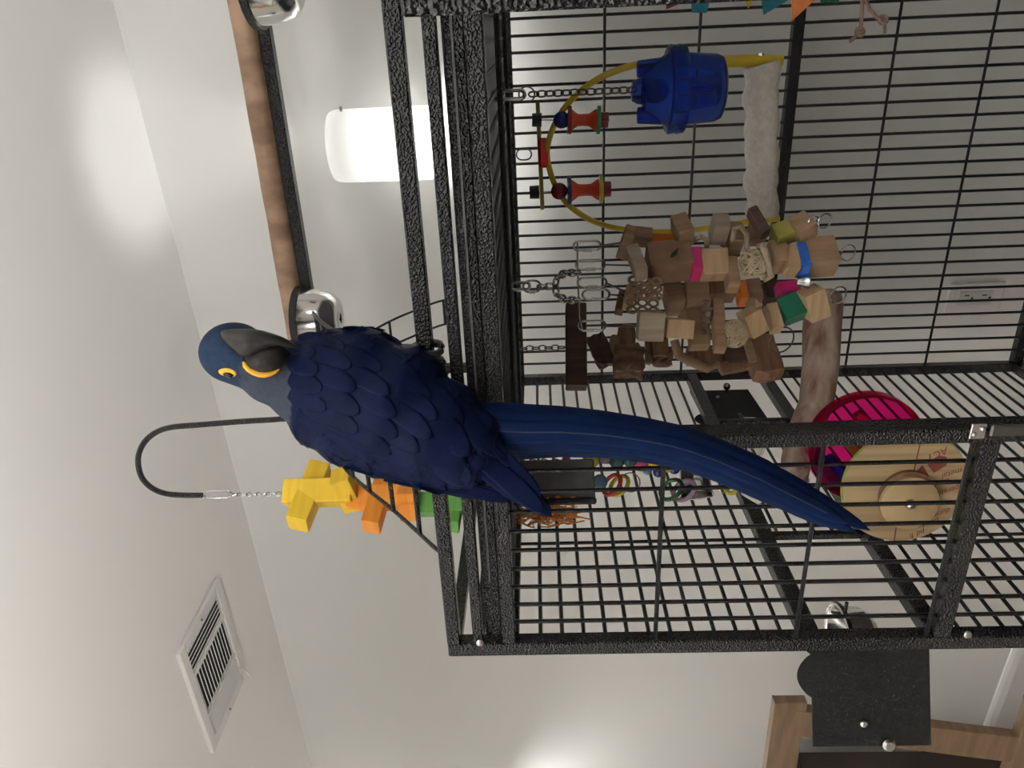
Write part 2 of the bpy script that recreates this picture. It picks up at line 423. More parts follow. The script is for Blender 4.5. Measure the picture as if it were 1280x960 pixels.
# latch strip on the door jamb
p = PY(1221, 538, YF)
lt = MB().box((p.x-.010, YF-.004, p.z-.009), (p.x+.010, YF, p.z+.009), .001).build('latch_plate', M['chrome'], cage)
for dz in (-.004, .005): MB().ball((p.x+(.004 if dz < 0 else -.003), YF-.004, p.z+dz), .0035, 8).build('latch_screw', M['chrome'], lt, True)
MB().box((p.x-.006, YF-.008, p.z-.22), (p.x+.010, YF-.001, p.z-.012), .002).build('latch_strip', mat('dark_steel', (.12, .12, .12), .25, .9), lt)
# --- open door, swung out towards the photographer
door_h = Vector((.058, .80, 0)); door_e = Vector((.0165, .375, 0))
dd = (door_e-door_h).normalized(); dl = (door_e-door_h).length; dn_ = dd.cross(Vector((0, 0, 1)))
ZD0, ZD1 = ZB+.02, 1.558
up = Vector((0, 0, 1))
dm = MB()
for s in (.011, dl-.011): dm.obox(door_h+dd*s+up*((ZD0+ZD1)/2), (dd, dn_, up), (.011, .010, (ZD1-ZD0)/2), .0015)
for z in (ZD0+.011, ZM, ZD1-.011): dm.obox(door_h+dd*dl/2+up*z, (dd, dn_, up), (dl/2-.022, .010, .011), .0015)
door = dm.build('door', M['black'], cage)
nb = 12
for i in range(1, nb+1):
    q = door_h + dd*(.022+(dl-.044)*i/(nb+1)); bar((q.x, q.y, ZD0+.022), (q.x, q.y, ZD1-.022), door)
for z in WIRES: bar(door_h+dd*.02+up*z, door_h+dd*(dl-.02)+up*z, door, 'cross_wire')
for z in (.5, 1.4): MB().lathe((door_h.x+.006, door_h.y-.004, z), (0, 0, 1), [(0, .006), (.06, .006)], 10).build('hinge', M['chrome'], door, True)
# --- floor grate and base
for i in range(30):
    x = XL+T+(i+1)*(XR-XL-2*T)/31; bar((x, YF+T, ZB+.008), (x, YB-T, ZB+.008), cage, 'grate_bar')
tr = MB()
tr.box((XL+T, YF+T, ZB-.085), (XR-T, YB-T, ZB-.075)); 
for lo, hi in (((XL+T, YF+.002, ZB-.085), (XR-T, YF+T, ZB-.025)), ((XL+T, YB-T, ZB-.085), (XR-T, YB-.002, ZB-.025)), ((XL+.002, YF+T, ZB-.085), (XL+T, YB-T, ZB-.025)), ((XR-T, YF+T, ZB-.085), (XR-.002, YB-T, ZB-.025))): tr.box(lo, hi)
tr.build('base_tray', M['plate'], cage)
# --- play top
pt = MB().box((XL+T, YF, 1.592), (XR-T, YF+.014, 1.606), .0015).build('play_top_frame', M['black'], cage)
rail('side_rail', (XL+.002, YF+T, 1.592), (XL+.016, YB-T, 1.606), pt); rail('side_rail', (XR-.016, YF+T, 1.592), (XR-.002, YB-T, 1.606), pt)
rail('rear_rail', (XL+T, YB-.016, 1.592), (XR-T, YB-.002, 1.606), pt)
ty = MB()
ty.box((XL+T+.012, YF+.026, 1.569), (XR-T-.012, 1.60, 1.572))
for lo, hi in (((XL+T+.012, YF+.010, 1.5665), (XR-T-.012, YF+.026, 1.5885)), ((XL+T+.012, 1.60, 1.5665), (XR-T-.012, 1.612, 1.5885)), ((XL+T+.004, YF+.012, 1.5665), (XL+T+.012, 1.612, 1.5885)), ((XR-T-.012, YF+.012, 1.5665), (XR-T-.004, 1.612, 1.5885))): ty.box(lo, hi, .001)
ty = ty.build('play_top_tray', M['black'], cage)
MB().box((XL+T+.014, YF+.03, 1.5655), (XR-T-.014, 1.598, 1.5688)).build('tray_bottom', M['tray'], ty)
MB().box((XL+T+.1, YF+.0085, 1.5772), (XR-T-.1, YF+.0105, 1.5792)).build('tray_lip', mat('lip_grey', (.10, .10, .10), .35), ty)
pr = rail('front_perch_rail', (XL+T, YF, 1.6245), (XR-T, YF+.018, 1.6425), cage)
for x in (XL, XR-.018):
    rail('side_perch_rail', (x, YF+T, 1.6245), (x+.018, YB-.03, 1.6425), pr)
    rail('rail_post', (x, YB-.03, ZT), (x+.018, YB-.012, 1.6425), pr)
# rear wooden perch with bowl rings
wa = PY(352, 200, 1.47); 
pz = wa.z
pxl, pxr = PY(385, 480, 1.47).x, PY(320, 0, 1.47).x + .10
M['perch'] = woodmat('perch_wood', (.20, .115, .07), (.36, .23, .15), 14, (2, 1, 1))
ph = MB().box((pxl, 1.452, pz-.022), (pxr, 1.474, pz+.0), .002).build('perch_bar', M['black'], cage)
rp = MB()
pts = [Vector((pxl + (pxr-pxl)*i/14, 1.463, pz+.022)) for i in range(15)]
rp.tube(pts, [.0235+random.uniform(-.0012, .0012) for _ in pts], 14)
tag(rp.build('wooden_perch', M['perch'], ph, True), 'weathered brown wooden dowel')
for x in (pxl+.02, pxr-.02): MB().box((x-.009, 1.478, 1.592), (x+.009, 1.496, pz+.004), .0015).build('perch_post', M['black'], ph)
for x in (pxl+.02, pxr-.02): MB().box((x-.009, 1.478, 1.566), (x+.009, 1.696, 1.592), .001).build('post_foot', M['black'], ph)
def bowl(px, py, Y, rad, hgt, label, parent, grp=None):
    c = PY(px, py, Y)
    MB().lathe(c, (0, 0, 1), [(-.0065, rad+.0045), (-.0065, rad+.010), (.0065, rad+.010), (.0065, rad+.0045), (-.0065, rad+.0045)], 40, False, False).build('bowl_ring', M['black'], parent, True)
    t = thing('steel_bowl', c - Vector((0, 0, hgt-.006)), label, 'bowl', grp)
    k = rad
    MB().lathe(c, (0, 0, -1), [(-.006, k+.007), (-.008, k+.003), (-.006, k), (hgt*.55, k*.97), (hgt*.82, k*.86), (hgt*.95, k*.70), (hgt-.004, k*.5), (hgt-.003, .002),
        (hgt, .002), (hgt, k*.55), (hgt-.002, k*.72), (hgt*.84, k*.90), (hgt*.55, k+.001), (-.004, k+.005), (-.006, k+.007)], 40, False, False).build('bowl_body', M['steel'], t, 'all')
    return t
b1 = bowl(379, 401, 1.43, .060, .074, 'shiny steel bowl in a black ring beside the macaw, at the perch end', ph)
b2 = bowl(316, -24, 1.40, .064, .074, 'shiny steel bowl hanging at the perch end away from the macaw', ph)
for (px, py, Y) in ((379, 401, 1.43), (316, -24, 1.40)):
    c = PY(px, py, Y); MB().tube([(c.x+.02, c.y+.064, c.z), (c.x+.03, 1.455, pz-.012)], .005, 8).build('ring_arm', M['black'], ph, True)
# curved wire ladders on the play top
def arc_ladder(pa, xw, nr, name='wire_ladder', r=.0032):
    lad = MB(); pa = [Vector(p) for p in pa]
    def cat(P, n=6):
        out = []
        Q = [P[0]*2-P[1]] + P + [P[-1]*2-P[-2]]
        for i in range(1, len(Q)-2):
            for j in range(n):
                t = j/n; a, b, c, d = Q[i-1], Q[i], Q[i+1], Q[i+2]
                out.append(.5*((2*b)+(c-a)*t+(2*a-5*b+4*c-d)*t*t+(3*b-a-3*c+d)*t**3))
        return out + [P[-1]]
    A = cat(pa); lad.tube(A, r, 8); B = [p+Vector((xw, 0, 0)) for p in A]
    lo = lad.build(name, M['black'], cage, True); MB().tube(B, r, 8).build('ladder_side', M['black'], lo, True)
    for i in range(nr):
        k = int((i+.6)*len(A)/nr); k = min(k, len(A)-1)
        MB().tube([A[k], B[k]], r*1.15, 8).build('rung', M['black'], lo, True)
xlad = PY(550, 689, .86).x
lp_ = [PX(x, y, xlad) for (x, y) in ((549, 689), (520, 663), (492, 638), (466, 617), (447, 601), (431, 585), (420, 568))]
lp_ = [lp_[0] + Vector((0, 0, -.012))] + lp_
arc_ladder(lp_, .26, 6)
xl2 = PY(558, 376, 1.62).x
lp2 = [Vector((xl2, PX(x, y, xl2).y, PX(x, y, xl2).z)) for (x, y) in ((566, 372), (545, 378), (519, 388), (495, 399), (478, 408))]
lp2 = [PY(x, y, 1.62-.03*i) for i, (x, y) in enumerate(((572, 371), (545, 378), (519, 388), (495, 398), (470, 411), (450, 425)))]
arc_ladder(lp2, -.056, 4, r=.0026)
# gooseneck toy hook
hy = 1.10
hk = [(560, 497), (450, 508), (369, 522), (300, 527), (250, 531), (215, 534), (196, 540), (182, 551), (174, 566), (173, 582), (178, 598), (190, 610), (207, 617), (230, 619), (253, 619)]
def smooth_path(P, n=5):
    out = []; Q = [P[0]*2-P[1]] + P + [P[-1]*2-P[-2]]
    for i in range(1, len(Q)-2):
        for j in range(n):
            t = j/n; a, b, c, d = Q[i-1], Q[i], Q[i+1], Q[i+2]
            out.append(.5*((2*b)+(c-a)*t+(2*a-5*b+4*c-d)*t*t+(3*b-a-3*c+d)*t**3))
    return out + [P[-1]]
MB().tube(smooth_path([PY(x, y, hy) for x, y in hk]), .0048, 10).build('toy_hook', M['black'], cage, True)
# --- front feeder door, open
def feeder_door(hinge, ang, zc, wd, ht, flip=1):
    d = Vector((math.cos(ang), math.sin(ang), 0)); nrm = d.cross(Vector((0, 0, 1)))
    z0, z1 = zc-ht/2, zc+ht/2
    o = [(0, z0), (wd, z0), (wd, z1)]
    # scalloped top: one shallow bump, a cusp, then part of a second bump at the hinge
    for i in range(15):
        t = i/14; o.append((.081 - .061*t, z1 + .0195*math.sin(math.pi*t)**.75))
    for i in range(1, 6):
        t = i/5; o.append((.020 - .020*t, z1 + .016*math.sin(math.pi/2*t)))
    pts = [Vector(hinge) + d*s + Vector((0, 0, z-hinge[2])) for s, z in o]
    f = MB().prism(pts, nrm*.0022).build('feeder_door', M['plate'], left)
    side_ = -nrm if (-nrm).dot(CAM-Vector(hinge)) > 0 else nrm
    def at(s, z): return Vector(hinge) + d*s + Vector((0, 0, z-hinge[2])) + side_*.002
    MB().ball(at(wd*.78, zc+.012), .0065, 12).build('door_screw', M['chrome'], f, True)
    MB().lathe(at(wd*.93, zc-.015), side_, [(0, .004), (.010, .004), (.011, .008), (.018, .009), (.022, .006), (.023, .001)], 12).build('door_knob', M['chrome'], f, True)
    return f
h1 = Vector((XL-.001, YF+.022, 1.054))
feeder_door(h1, R(180+24), 1.052, .150, .163)
h2 = Vector((XL-.012, Yd1+.01, 1.054))
feeder_door(h2, R(93), 1.072, .215, .140)
# steel bowls in the feeder openings
def side_bowl(c, label):
    t = thing('steel_bowl', c - Vector((0, 0, .045)), label, 'bowl')
    rg = MB().torus(c, (0, 0, 1), .0545, .003, 32, 6).build('bowl_ring', M['bar'], left, True)
    MB().tube([c+Vector((.053, 0, 0)), Vector((XL-.002, c.y, c.z))], .003, 6).build('ring_arm', M['bar'], rg, True)
    MB().lathe(c, (0, 0, -1), [(-.004, .056), (-.006, .053), (0, .050), (.03, .047), (.042, .038), (.043, .002), (.045, .002), (.045, .04), (.032, .049), (0, .052), (-.003, .056)], 32, False, False).build('bowl_body', M['steel'], t, 'all')
side_bowl(PX(1050, 800, XL-.075), 'steel feeder bowl outside the cage next to the open black feeder door')
side_bowl(PX(925, 548, XL-.06), 'steel feeder bowl outside the cage near the rear corner')
# ---------------------------------------------------------------- the macaw
BD = .905                                      # distance of the bird's middle along the view axis
def B(x, y, w=0.0): return PD(x, y, BD - w)    # w: metres towards the photographer
def bird_mat(name, a, b, scale, stretch, rough=.5, bump=.3, sheen=.0, spec=.06):
    return mat(name, a, rough, col2=b, scale=scale, stretch=stretch, bump=bump, bscale=scale*1.3, sheen=sheen, spec=spec, contrast=(.3, .7))
M['feather'] = bird_mat('navy_feather', (.0024, .0058, .026), (.0038, .0085, .036), 55, (1, 1, 1))
M['head'] = bird_mat('head_blue', (.016, .029, .060), (.023, .039, .074), 140, (1, 1, 1), .7, .35)
M['tailf'] = bird_mat('tail_feather', (.0026, .0095, .043), (.0045, .014, .056), 40, (1, 1, 1), .42, .1)
M['cheek'] = bird_mat('cheek_grey', (.038, .046, .066), (.050, .058, .078), 140, (1, 1, 1), .75, .35)
M['beak'] = mat('beak_black', (.006, .0058, .0058), .42, col2=(.034, .032, .030), scale=38, spec=.22, bump=.4, bscale=90, detail=8)
M['yellow_skin'] = mat('yellow_skin', (.80, .42, .02), .55, col2=(.70, .34, .02), scale=150)
M['eye'] = mat('eye_black', (.003, .003, .003), .12, spec=.4)
M['foot'] = mat('foot_grey', (.016, .016, .018), .5, bump=.6, bscale=300)
bird = thing('macaw', B(548, 448, 0) , 'deep blue macaw with black beak and yellow eye ring perched on the cage rail', 'macaw')
# body: ellipsoids fused into one surface
def fused(ells, name, vox=.0042, smooth=8):
    bm = bmesh.new()
    for (x, y, w, rx, ry, rw, rot) in ells:
        c = B(x, y, w); k = (BD-w)/FPX
        ax, ay = CD, -CR                      # image x and image y directions in space
        a = R(rot); e1 = ax*math.cos(a)+ay*math.sin(a); e2 = -ax*math.sin(a)+ay*math.cos(a)
        m = Matrix((e1*rx*k, e2*ry*k, CF*rw*k)).transposed().to_4x4(); m.translation = c - ROOTS[bird.name]
        bmesh.ops.create_icosphere(bm, subdivisions=3, radius=1, matrix=m)
    me = bpy.data.meshes.new(name); bm.to_mesh(me); bm.free()
    o = bpy.data.objects.new(name, me); COL.objects.link(o)
    r = o.modifiers.new('r', 'REMESH'); r.mode = 'VOXEL'; r.voxel_size = vox
    s = o.modifiers.new('s', 'SMOOTH'); s.factor = .6; s.iterations = smooth
    dg = bpy.context.evaluated_depsgraph_get(); dg.update()
    me2 = bpy.data.meshes.new_from_object(o.evaluated_get(dg)); me2.name = name
    bpy.data.objects.remove(o); bpy.data.meshes.remove(me)
    for p in me2.polygons: p.use_smooth = True
    o = bpy.data.objects.new(name, me2); COL.objects.link(o); o.parent = bird; return o
ELL = [
 (293, 441, .030, 43, 39, 42, 0),      # crown
 (312, 452, .028, 44, 34, 42, 0),
 (342, 466, .022, 42, 41, 42, 20),     # cheeks and throat
 (372, 474, .012, 38, 53, 50, 10),     # neck
 (408, 486, .010, 48, 78, 66, 12),     # mantle
 (448, 497, .014, 66, 90, 76, 12),
 (492, 513, .024, 66, 88, 76, 25),     # back
 (540, 540, .038, 66, 72, 66, 30),
 (578, 558, .048, 50, 56, 50, 30),     # rump
 (478, 482, -.03, 50, 46, 62, 0),      # belly
]
body = fused(ELL, 'body')
body.data.materials.append(M['feather']); body.data.materials.append(M['head']); body.data.materials.append(M['cheek'])
RB = ROOTS[bird.name]
for p in body.data.polygons:
    q = p.center + RB - CAM; d = q.dot(CF); X_ = 640 + q.dot(CD)/d*FPX; Y_ = 480 - q.dot(CR)/d*FPX
    if X_ < 368 - (Y_-470)*.10:
        p.material_index = 2 if (X_ > 300 and Y_ > 446 + (330-X_)*.35) else 1
bvh = BVHTree.FromPolygons([v.co + RB for v in body.data.vertices], [tuple(p.vertices) for p in body.data.polygons])
def surf_w(x, y):
    h = bvh.ray_cast(CAM, ray(x, y).normalized())
    return (BD - depth(h[0])) if h[0] else None
# feather blades laid over the body
def blade(name, base, tip, hw, bow=0, lift=.002, m='feather', tipround=.35, parent=None, ends=(None, None), n=18, thick=.0012, cup=.12, notch=0, wfun=None):
    bx, by = base; tx, ty_ = tip; L = math.hypot(tx-bx, ty_-by); ux, uy = (tx-bx)/L, (ty_-by)/L; nx, ny = -uy, ux
    T_ = 7; rows = []; last = None
    for i in range(n+1):
        s = i/n
        if s < .25: wd = hw*(.55+.45*math.sin(s/.25*math.pi/2))
        elif s > 1-tipround: q = (s-(1-tipround))/tipround; wd = hw*math.sqrt(max(0, 1-q**2.2))
        else: wd = hw
        wd = max(wd, .25)
        cx = bx+ux*L*s + nx*bow*math.sin(math.pi*s); cy = by+uy*L*s + ny*bow*math.sin(math.pi*s)
        row = []
        for j in range(T_):
            t = -1+2*j/(T_-1); x = cx+nx*wd*t; y = cy+ny*wd*t
            if wfun: w = wfun(s, t)
            else:
                w = surf_w(x, y)
                if w is None: w = surf_w(cx, cy)
                if w is None: w = last if last is not None else .05
                if j == T_//2: last = w
            row.append([x, y, w])
        rows.append(row)
    # smooth the depth along the blade
    for _ in range(3):
        for j in range(T_):
            ws = [r[j][2] for r in rows]
            for i in range(1, n): rows[i][j][2] = (ws[i-1]+ws[i]*2+ws[i+1])/4
    top = []; bot = []
    k = BD/FPX
    for i, row in enumerate(rows):
        for j, (x, y, w) in enumerate(row):
            t = -1+2*j/(T_-1); e = lift*(.35+.65*i/n) + cup*hw*k*(1-t*t)*.5
            top.append(B(x, y, w+e+thick)); bot.append(B(x, y, w+e-thick*.2))
    mb = MB(); NV = len(top)
    fs = []
    for i in range(n):
        for j in range(T_-1):
            a = i*T_+j; fs.append((a, a+1, a+T_+1, a+T_)); fs.append((NV+a, NV+a+T_, NV+a+T_+1, NV+a+1))
    for i in range(n):
        for j in (0, T_-1): a = i*T_+j; fs.append((a, a+T_, NV+a+T_, NV+a))
    for j in range(T_-1):
        for i in (0, n): a = i*T_+j; fs.append((a, a+1, NV+a+1, NV+a))
    mb.add(top+bot, fs)
    o = mb.build(name, M[m], parent or bird, 'all')
    return o
# small contour feathers: overlapping scales over the whole body (too many to pick apart)
cf = MB(); vsn = body.data
polys = [p for p in vsn.polygons if p.material_index == 0]
areas = [p.area for p in polys]; picks = random.choices(polys, areas, k=1300)
flow0 = (B(640, 560, .05)-B(400, 470, .02)).normalized()
for p in picks:
    c = p.center + RB; nr = p.normal.copy(); fl_ = flow0 - nr*flow0.dot(nr)
    if fl_.length < .15: continue
    fl_.normalize(); sd = nr.cross(fl_)
    q = c-CAM; d = q.dot(CF); X_ = 640 + q.dot(CD)/d*FPX
    sz = .009 + .010*min(1, max(0, (X_-370)/130)); sz *= random.uniform(.85, 1.15)
    pts = []
    for (a, b, h) in ((-.6, 0, -.14), (-.2, -.6, -.09), (.45, -.66, -.05), (.85, -.38, -.02), (1.0, 0, -.01), (.85, .38, -.02), (.45, .66, -.05), (-.2, .6, -.09), (.3, 0, .02)):
        pts.append(c + fl_*a*sz + sd*b*sz + nr*h*sz)
    cf.add(pts, [(i, (i+1) % 8, 8) for i in range(8)])
tag(cf.build('contour_feathers', M['feather'], body, 'all'), kind='stuff')
# wing feathers, from the covered ones up
WING = [
 # primaries and secondaries of the near wing crossing over the tail base
 ((556, 505), (690, 646), 13, 3, .004, .30), ((552, 518), (680, 640), 14, 3, .006, .30), ((548, 530), (668, 632), 14, 3, .008, .32),
 ((560, 492), (676, 620), 12, 4, .010, .30), ((566, 500), (650, 600), 13, 5, .0115, .35), ((556, 488), (632, 572), 14, 6, .013, .4),
 # far wing along the outline
 ((395, 545), (560, 616), 13, -5, .003, .3), ((430, 580), (600, 622), 9, -4, .003, .3), ((480, 597), (640, 626), 8, -3, .003, .3), ((560, 606), (664, 626), 6, -2, .005, .4),
 ((400, 550), (545, 606), 15, -6, .006, .35), ((372, 520), (470, 578), 13, -6, .004, .35),
 # tertials
 ((440, 556), (548, 612), 15, -5, .008, .4), ((432, 536), (560, 606), 18, -6, .010, .4), ((460, 505), (588, 606), 24, -7, .012, .38),
 ((470, 478), (588, 570), 21, -9, .011, .42), ((478, 462), (580, 534), 18, -10, .009, .45),
 # greater coverts
 ((430, 505), (524, 566), 16, -6, .012, .45), ((440, 486), (540, 548), 16, -7, .013, .45), ((440, 470), (548, 524), 16, -8, .012, .45),
 ((430, 452), (540, 498), 15, -8, .011, .45), ((424, 438), (524, 474), 14, -8, .009, .45), ((414, 424), (512, 450), 12, -8, .007, .45),
 # median coverts and shoulder
 ((404, 524), (490, 568), 13, -4, .013, .45), ((408, 500), (498, 546), 15, -5, .014, .45), ((404, 478), (496, 520), 15, -6, .014, .45),
 ((398, 458), (488, 492), 14, -6, .013, .45), ((392, 438), (478, 462), 13, -6, .011, .45),
 ((380, 506), (448, 540), 14, -3, .012, .5), ((378, 484), (450, 516), 15, -4, .013, .5), ((376, 462), (446, 486), 14, -4, .013, .5), ((374, 440), (440, 458), 13, -4, .011, .5), ((372, 424), (432, 434), 10, -3, .008, .5),
 # nape scallops
 ((362, 490), (408, 512), 13, 0, .010, .6), ((362, 470), (402, 488), 14, 0, .012, .6), ((360, 450), (398, 464), 13, 0, .011, .6), ((360, 434), (394, 442), 11, 0, .009, .6),
 # loose feather on the breast outline
 ((428, 412), (503, 431), 7, -3, .004, .4),
]
for (b_, t_, hw, bow, lift, tr_) in WING:
    blade('wing_feather', b_, t_, hw, bow, lift*.34, 'feather', tr_, cup=.05)
# tail: long layered feathers
TC = [(540, 533, 20), (585, 536, 31), (620, 538, 36), (650, 539.5, 35.5), (700, 539.5, 33), (750, 542.5, 31), (800, 549, 29.5), (850, 559, 29.5), (900, 576.5, 29), (950, 598.5, 29), (1000, 623.5, 27), (1040, 644, 23), (1088, 668, 16)]
def tail_at(x):
    for a, b in zip(TC, TC[1:]):
        if x <= b[0] or b is TC[-1]:
            t = (x-a[0])/(b[0]-a[0]); return a[1]+(b[1]-a[1])*t, a[2]+(b[2]-a[2])*t
def tail_w(x): return .058 + .014*math.sin(min(1, max(0, (x-555)/520))*math.pi*.8) 
def tail_feather(off, hwf, xend, lift, shaft=False, x0=560, n=36):
    """off: centre offset as a fraction of the tail's half width; hwf: width fraction"""
    T_ = 7; top = []; bot = []
    for i in range(n+1):
        s = i/n; x = x0+(xend-x0)*s; yc, hw = tail_at(x); yc2, _ = tail_at(min(1088, x+4)); dy = (yc2-yc)/4 if x < 1084 else .5
        ln = math.hypot(1, dy); nx, ny = -dy/ln, 1/ln
        q = max(0, (x-(xend-48))/48); wd = hw*hwf*math.sqrt(max(.004, 1-q**2.0)) if q > 0 else hw*hwf
        if s < .06: wd *= .7+.3*s/.06
        cy = off*hw*(1-.15*s)
        for j in range(T_):
            t = -1+2*j/(T_-1); o_ = cy + wd*t
            w = tail_w(x) + lift - .00022*abs(o_)*.9 + .0016*(1-t*t) - .00001*o_*o_
            px, py = x+nx*o_, yc+ny*o_
            top.append(B(px, py, w+.0006)); bot.append(B(px, py, w-.0008))
    NV = len(top); fs = []
    for i in range(n):
        for j in range(T_-1):
            a = i*T_+j; fs.append((a, a+1, a+T_+1, a+T_)); fs.append((NV+a, NV+a+T_, NV+a+T_+1, NV+a+1))
        for j in (0, T_-1): a = i*T_+j; fs.append((a, a+T_, NV+a+T_, NV+a))
    for j in range(T_-1):
        for i in (0, n): a = i*T_+j; fs.append((a, a+1, NV+a+1, NV+a))
    o = MB().add(top+bot, fs).build('tail_feather', M['tailf'], bird, 'all')
    if not shaft: return
    sh = []
    for i in range(2, n-1, 2):
        x = x0+(xend-x0)*i/n; yc, hw = tail_at(x); dy = (tail_at(min(1088, x+4))[0]-yc)/4 if x < 1084 else .5; ln = math.hypot(1, dy)
        o_ = off*hw*(1-.15*i/n); sh.append(B(x-dy/ln*o_, yc+o_/ln, tail_w(x)+lift-.0002*abs(o_)+.0022))
    MB().tube(sh, .0009, 6).build('feather_shaft', M['shaft'], o, True)
M['shaft'] = mat('feather_shaft', (.011, .020, .055), .4)
for off, hwf, xe, li in ((-.74, .28, 930, -.010), (.74, .28, 900, -.010), (-.66, .32, 985, -.008), (.66, .32, 960, -.008), (-.56, .36, 1030, -.0055), (.56, .38, 1015, -.0055),
                         (-.42, .42, 1065, -.003), (.44, .44, 1062, -.003), (-.30, .44, 1086, -.0005), (.34, .42, 1072, .0005), (.02, .42, 1062, .0022)):
    tail_feather(off, hwf, xe, li, abs(off) < .1)
# head: beak
def loft(name, secs, m, parent, n=16, k0=None):
    """secs: (x, y, w, half width across (px), half depth (px), tilt deg) sections in the bird's image frame; last closes"""
    mb = MB(); vs = []; fs = []
    for (x, y, w, a, b, rot) in secs:
        c = B(x, y, w); k = (BD-w)/FPX; e1 = CD*math.cos(R(rot)) - CR*math.sin(R(rot))
        for i in range(n):
            t = 2*math.pi*i/n; cs, sn = math.cos(t), math.sin(t)
            vs.append(c + e1*(a*k*math.copysign(abs(cs)**.85, cs)) - CF*(b*k*math.copysign(abs(sn)**.85, sn)))
    for i in range(len(secs)-1):
        for j in range(n): fs.append((i*n+j, i*n+(j+1) % n, (i+1)*n+(j+1) % n, (i+1)*n+j))
    fs += [tuple(range(n-1, -1, -1)), tuple((len(secs)-1)*n+j for j in range(n))]
    return mb.add(vs, fs).build(name, M[m], parent, 'all')
# upper mandible: sections run along its curve; each section spans from culmen to cutting edge
def span(cul, cut, w, dep):
    (x1, y1), (x2, y2) = cul, cut
    return ((x1+x2)/2, (y1+y2)/2, w, math.hypot(x2-x1, y2-y1)/2, dep, math.degrees(math.atan2(y2-y1, x2-x1)))
up_b = loft('upper_beak', [
    span((277, 415), (279, 424), .062, 6), span((281, 412.5), (289, 434), .063, 14), span((288, 411.5), (297, 440), .064, 19), span((297, 411), (304, 447), .066, 22),
    span((308, 410.8), (312, 447), .068, 23), span((319, 411.5), (321, 443), .070, 22), span((330, 413.5), (330, 438), .071, 19),
    span((342, 417), (338, 433), .071, 15), span((352, 420.5), (348, 432), .070, 11), span((361, 425), (357.5, 433), .068, 7), span((368, 429.5), (366, 434.5), .066, 4), span((373, 434), (372, 435.5), .064, 1)], 'beak', bird)
lo_b = loft('lower_beak', [
    span((304, 446), (309, 456), .058, 8), span((311, 441), (318, 464), .060, 16), span((320, 437), (328, 466.5), .061, 20), span((331, 433), (336, 466), .061, 21),
    span((341, 430), (345, 463), .060, 19), span((349, 430), (353, 458), .058, 15), span((355, 433), (357.5, 451), .056, 9), span((358, 438), (359, 444), .054, 4)], 'beak', bird)
# pale glint plate between the mandibles
# yellow skin along the lower beak and eye ring
def skin_strip(name, ctr, hws, lift, parent, m='yellow_skin'):
    vs = []; fs = []
    n = len(ctr)
    for i, ((x, y), h) in enumerate(zip(ctr, hws)):
        a = ctr[max(0, i-1)]; b = ctr[min(n-1, i+1)]; dx, dy = b[0]-a[0], b[1]-a[1]; l = math.hypot(dx, dy); nx, ny = -dy/l, dx/l
        for t in (-1, 0, 1):
            px, py = x+nx*h*t, y+ny*h*t; w = surf_w(px, py) or .05
            vs.append(B(px, py, w + lift*(1 if t == 0 else .35)))
    for i in range(n-1):
        for j in range(2): a = i*3+j; fs.append((a, a+1, a+4, a+3))
    return MB().add(vs, fs).build(name, M[m], parent, 'all')
cy_ = [(304, 452), (306.5, 457), (311, 461.5), (317, 465), (324, 467.5), (331, 468.3), (338, 467.3), (344, 465), (349, 461.5)]
def tube_on(name, pts, rs, lift, m, parent):
    P_ = [B(x, y, (surf_w(x, y) or .05)+lift) for x, y in pts]
    return MB().tube(P_, rs, 10).build(name, M[m], parent, True)
tube_on('yellow_cheek_stripe', cy_, [.0014, .0030, .0034, .0036, .0038, .0036, .0030, .0022, .0010], .006, 'yellow_skin', bird)
ex_, ey_ = 284.0, 466.0
h = bvh.ray_cast(CAM, ray(ex_, ey_).normalized()); ec, en = h[0], h[1]
e1 = (CD - en*CD.dot(en)).normalized(); e2 = en.cross(e1); EYS = 1 if e2.dot(-CR) > 0 else -1
MB().ball(ec - en*.001, 1, 20, (.0112, .0062, .0036), (e1, e2, en)).build('eye_ring', M['yellow_skin'], bird, 'all')
MB().ball(ec + en*.0006 + e1*.0018 + e2*EYS*.0012, 1, 18, (.0064, .0040, .0046), (e1, e2, en)).build('eye', M['eye'], bird, 'all')
# the far eye
c2 = B(284, 410, -.015)
h2_ = bvh.find_nearest(c2); ec2, en2 = h2_[0], h2_[1]
f1 = (CD - en2*CD.dot(en2)).normalized(); f2 = en2.cross(f1)
MB().ball(ec2, 1, 16, (.0108, .0085, .003), (f1, f2, en2)).build('eye_ring', M['yellow_skin'], bird, 'all')
MB().ball(ec2 + en2*.001, 1, 16, (.0066, .0056, .0048), (f1, f2, en2)).build('eye', M['eye'], bird, 'all')
# feet: two toes forward, two back around the perch rail
def foot(px):
    rc = PY(552, px, YF+.009); X_ = rc.x; zc = 1.6335; yc = YF+.009
    ft = MB().tube([Vector((X_, yc-.004, zc+.05)), Vector((X_, yc, zc+.030)), Vector((X_, yc, zc+.016))], [.013, .010, .009], 10).build('foot', M['foot'], bird, True)
    for dx, sgn, ln in ((-.010, -1, 1), (.011, -1, 1.08), (-.007, 1, .9), (.013, 1, .95)):
        pth = [(0, .019), (.012, .0165), (.0165, .006), (.0165, -.006), (.0125, -.0150), (.004, -.0185)]
        P_ = [Vector((X_ + dx*(.3+.7*min(1, i/2)), yc + sgn*a, zc + b)) for i, (a, b) in enumerate(pth)]
        MB().tube(P_, [.0062, .0062, .0058, .0054, .0048, .0038], 10).build('toe', M['foot'], ft, True)
        MB().tube([P_[-1], P_[-1]+Vector((0, -sgn*.006, .001)), P_[-1]+Vector((0, -sgn*.012, .005))], [.0034, .0026, .0006], 8).build('claw', M['beak'], ft, True)
foot(448); foot(492)
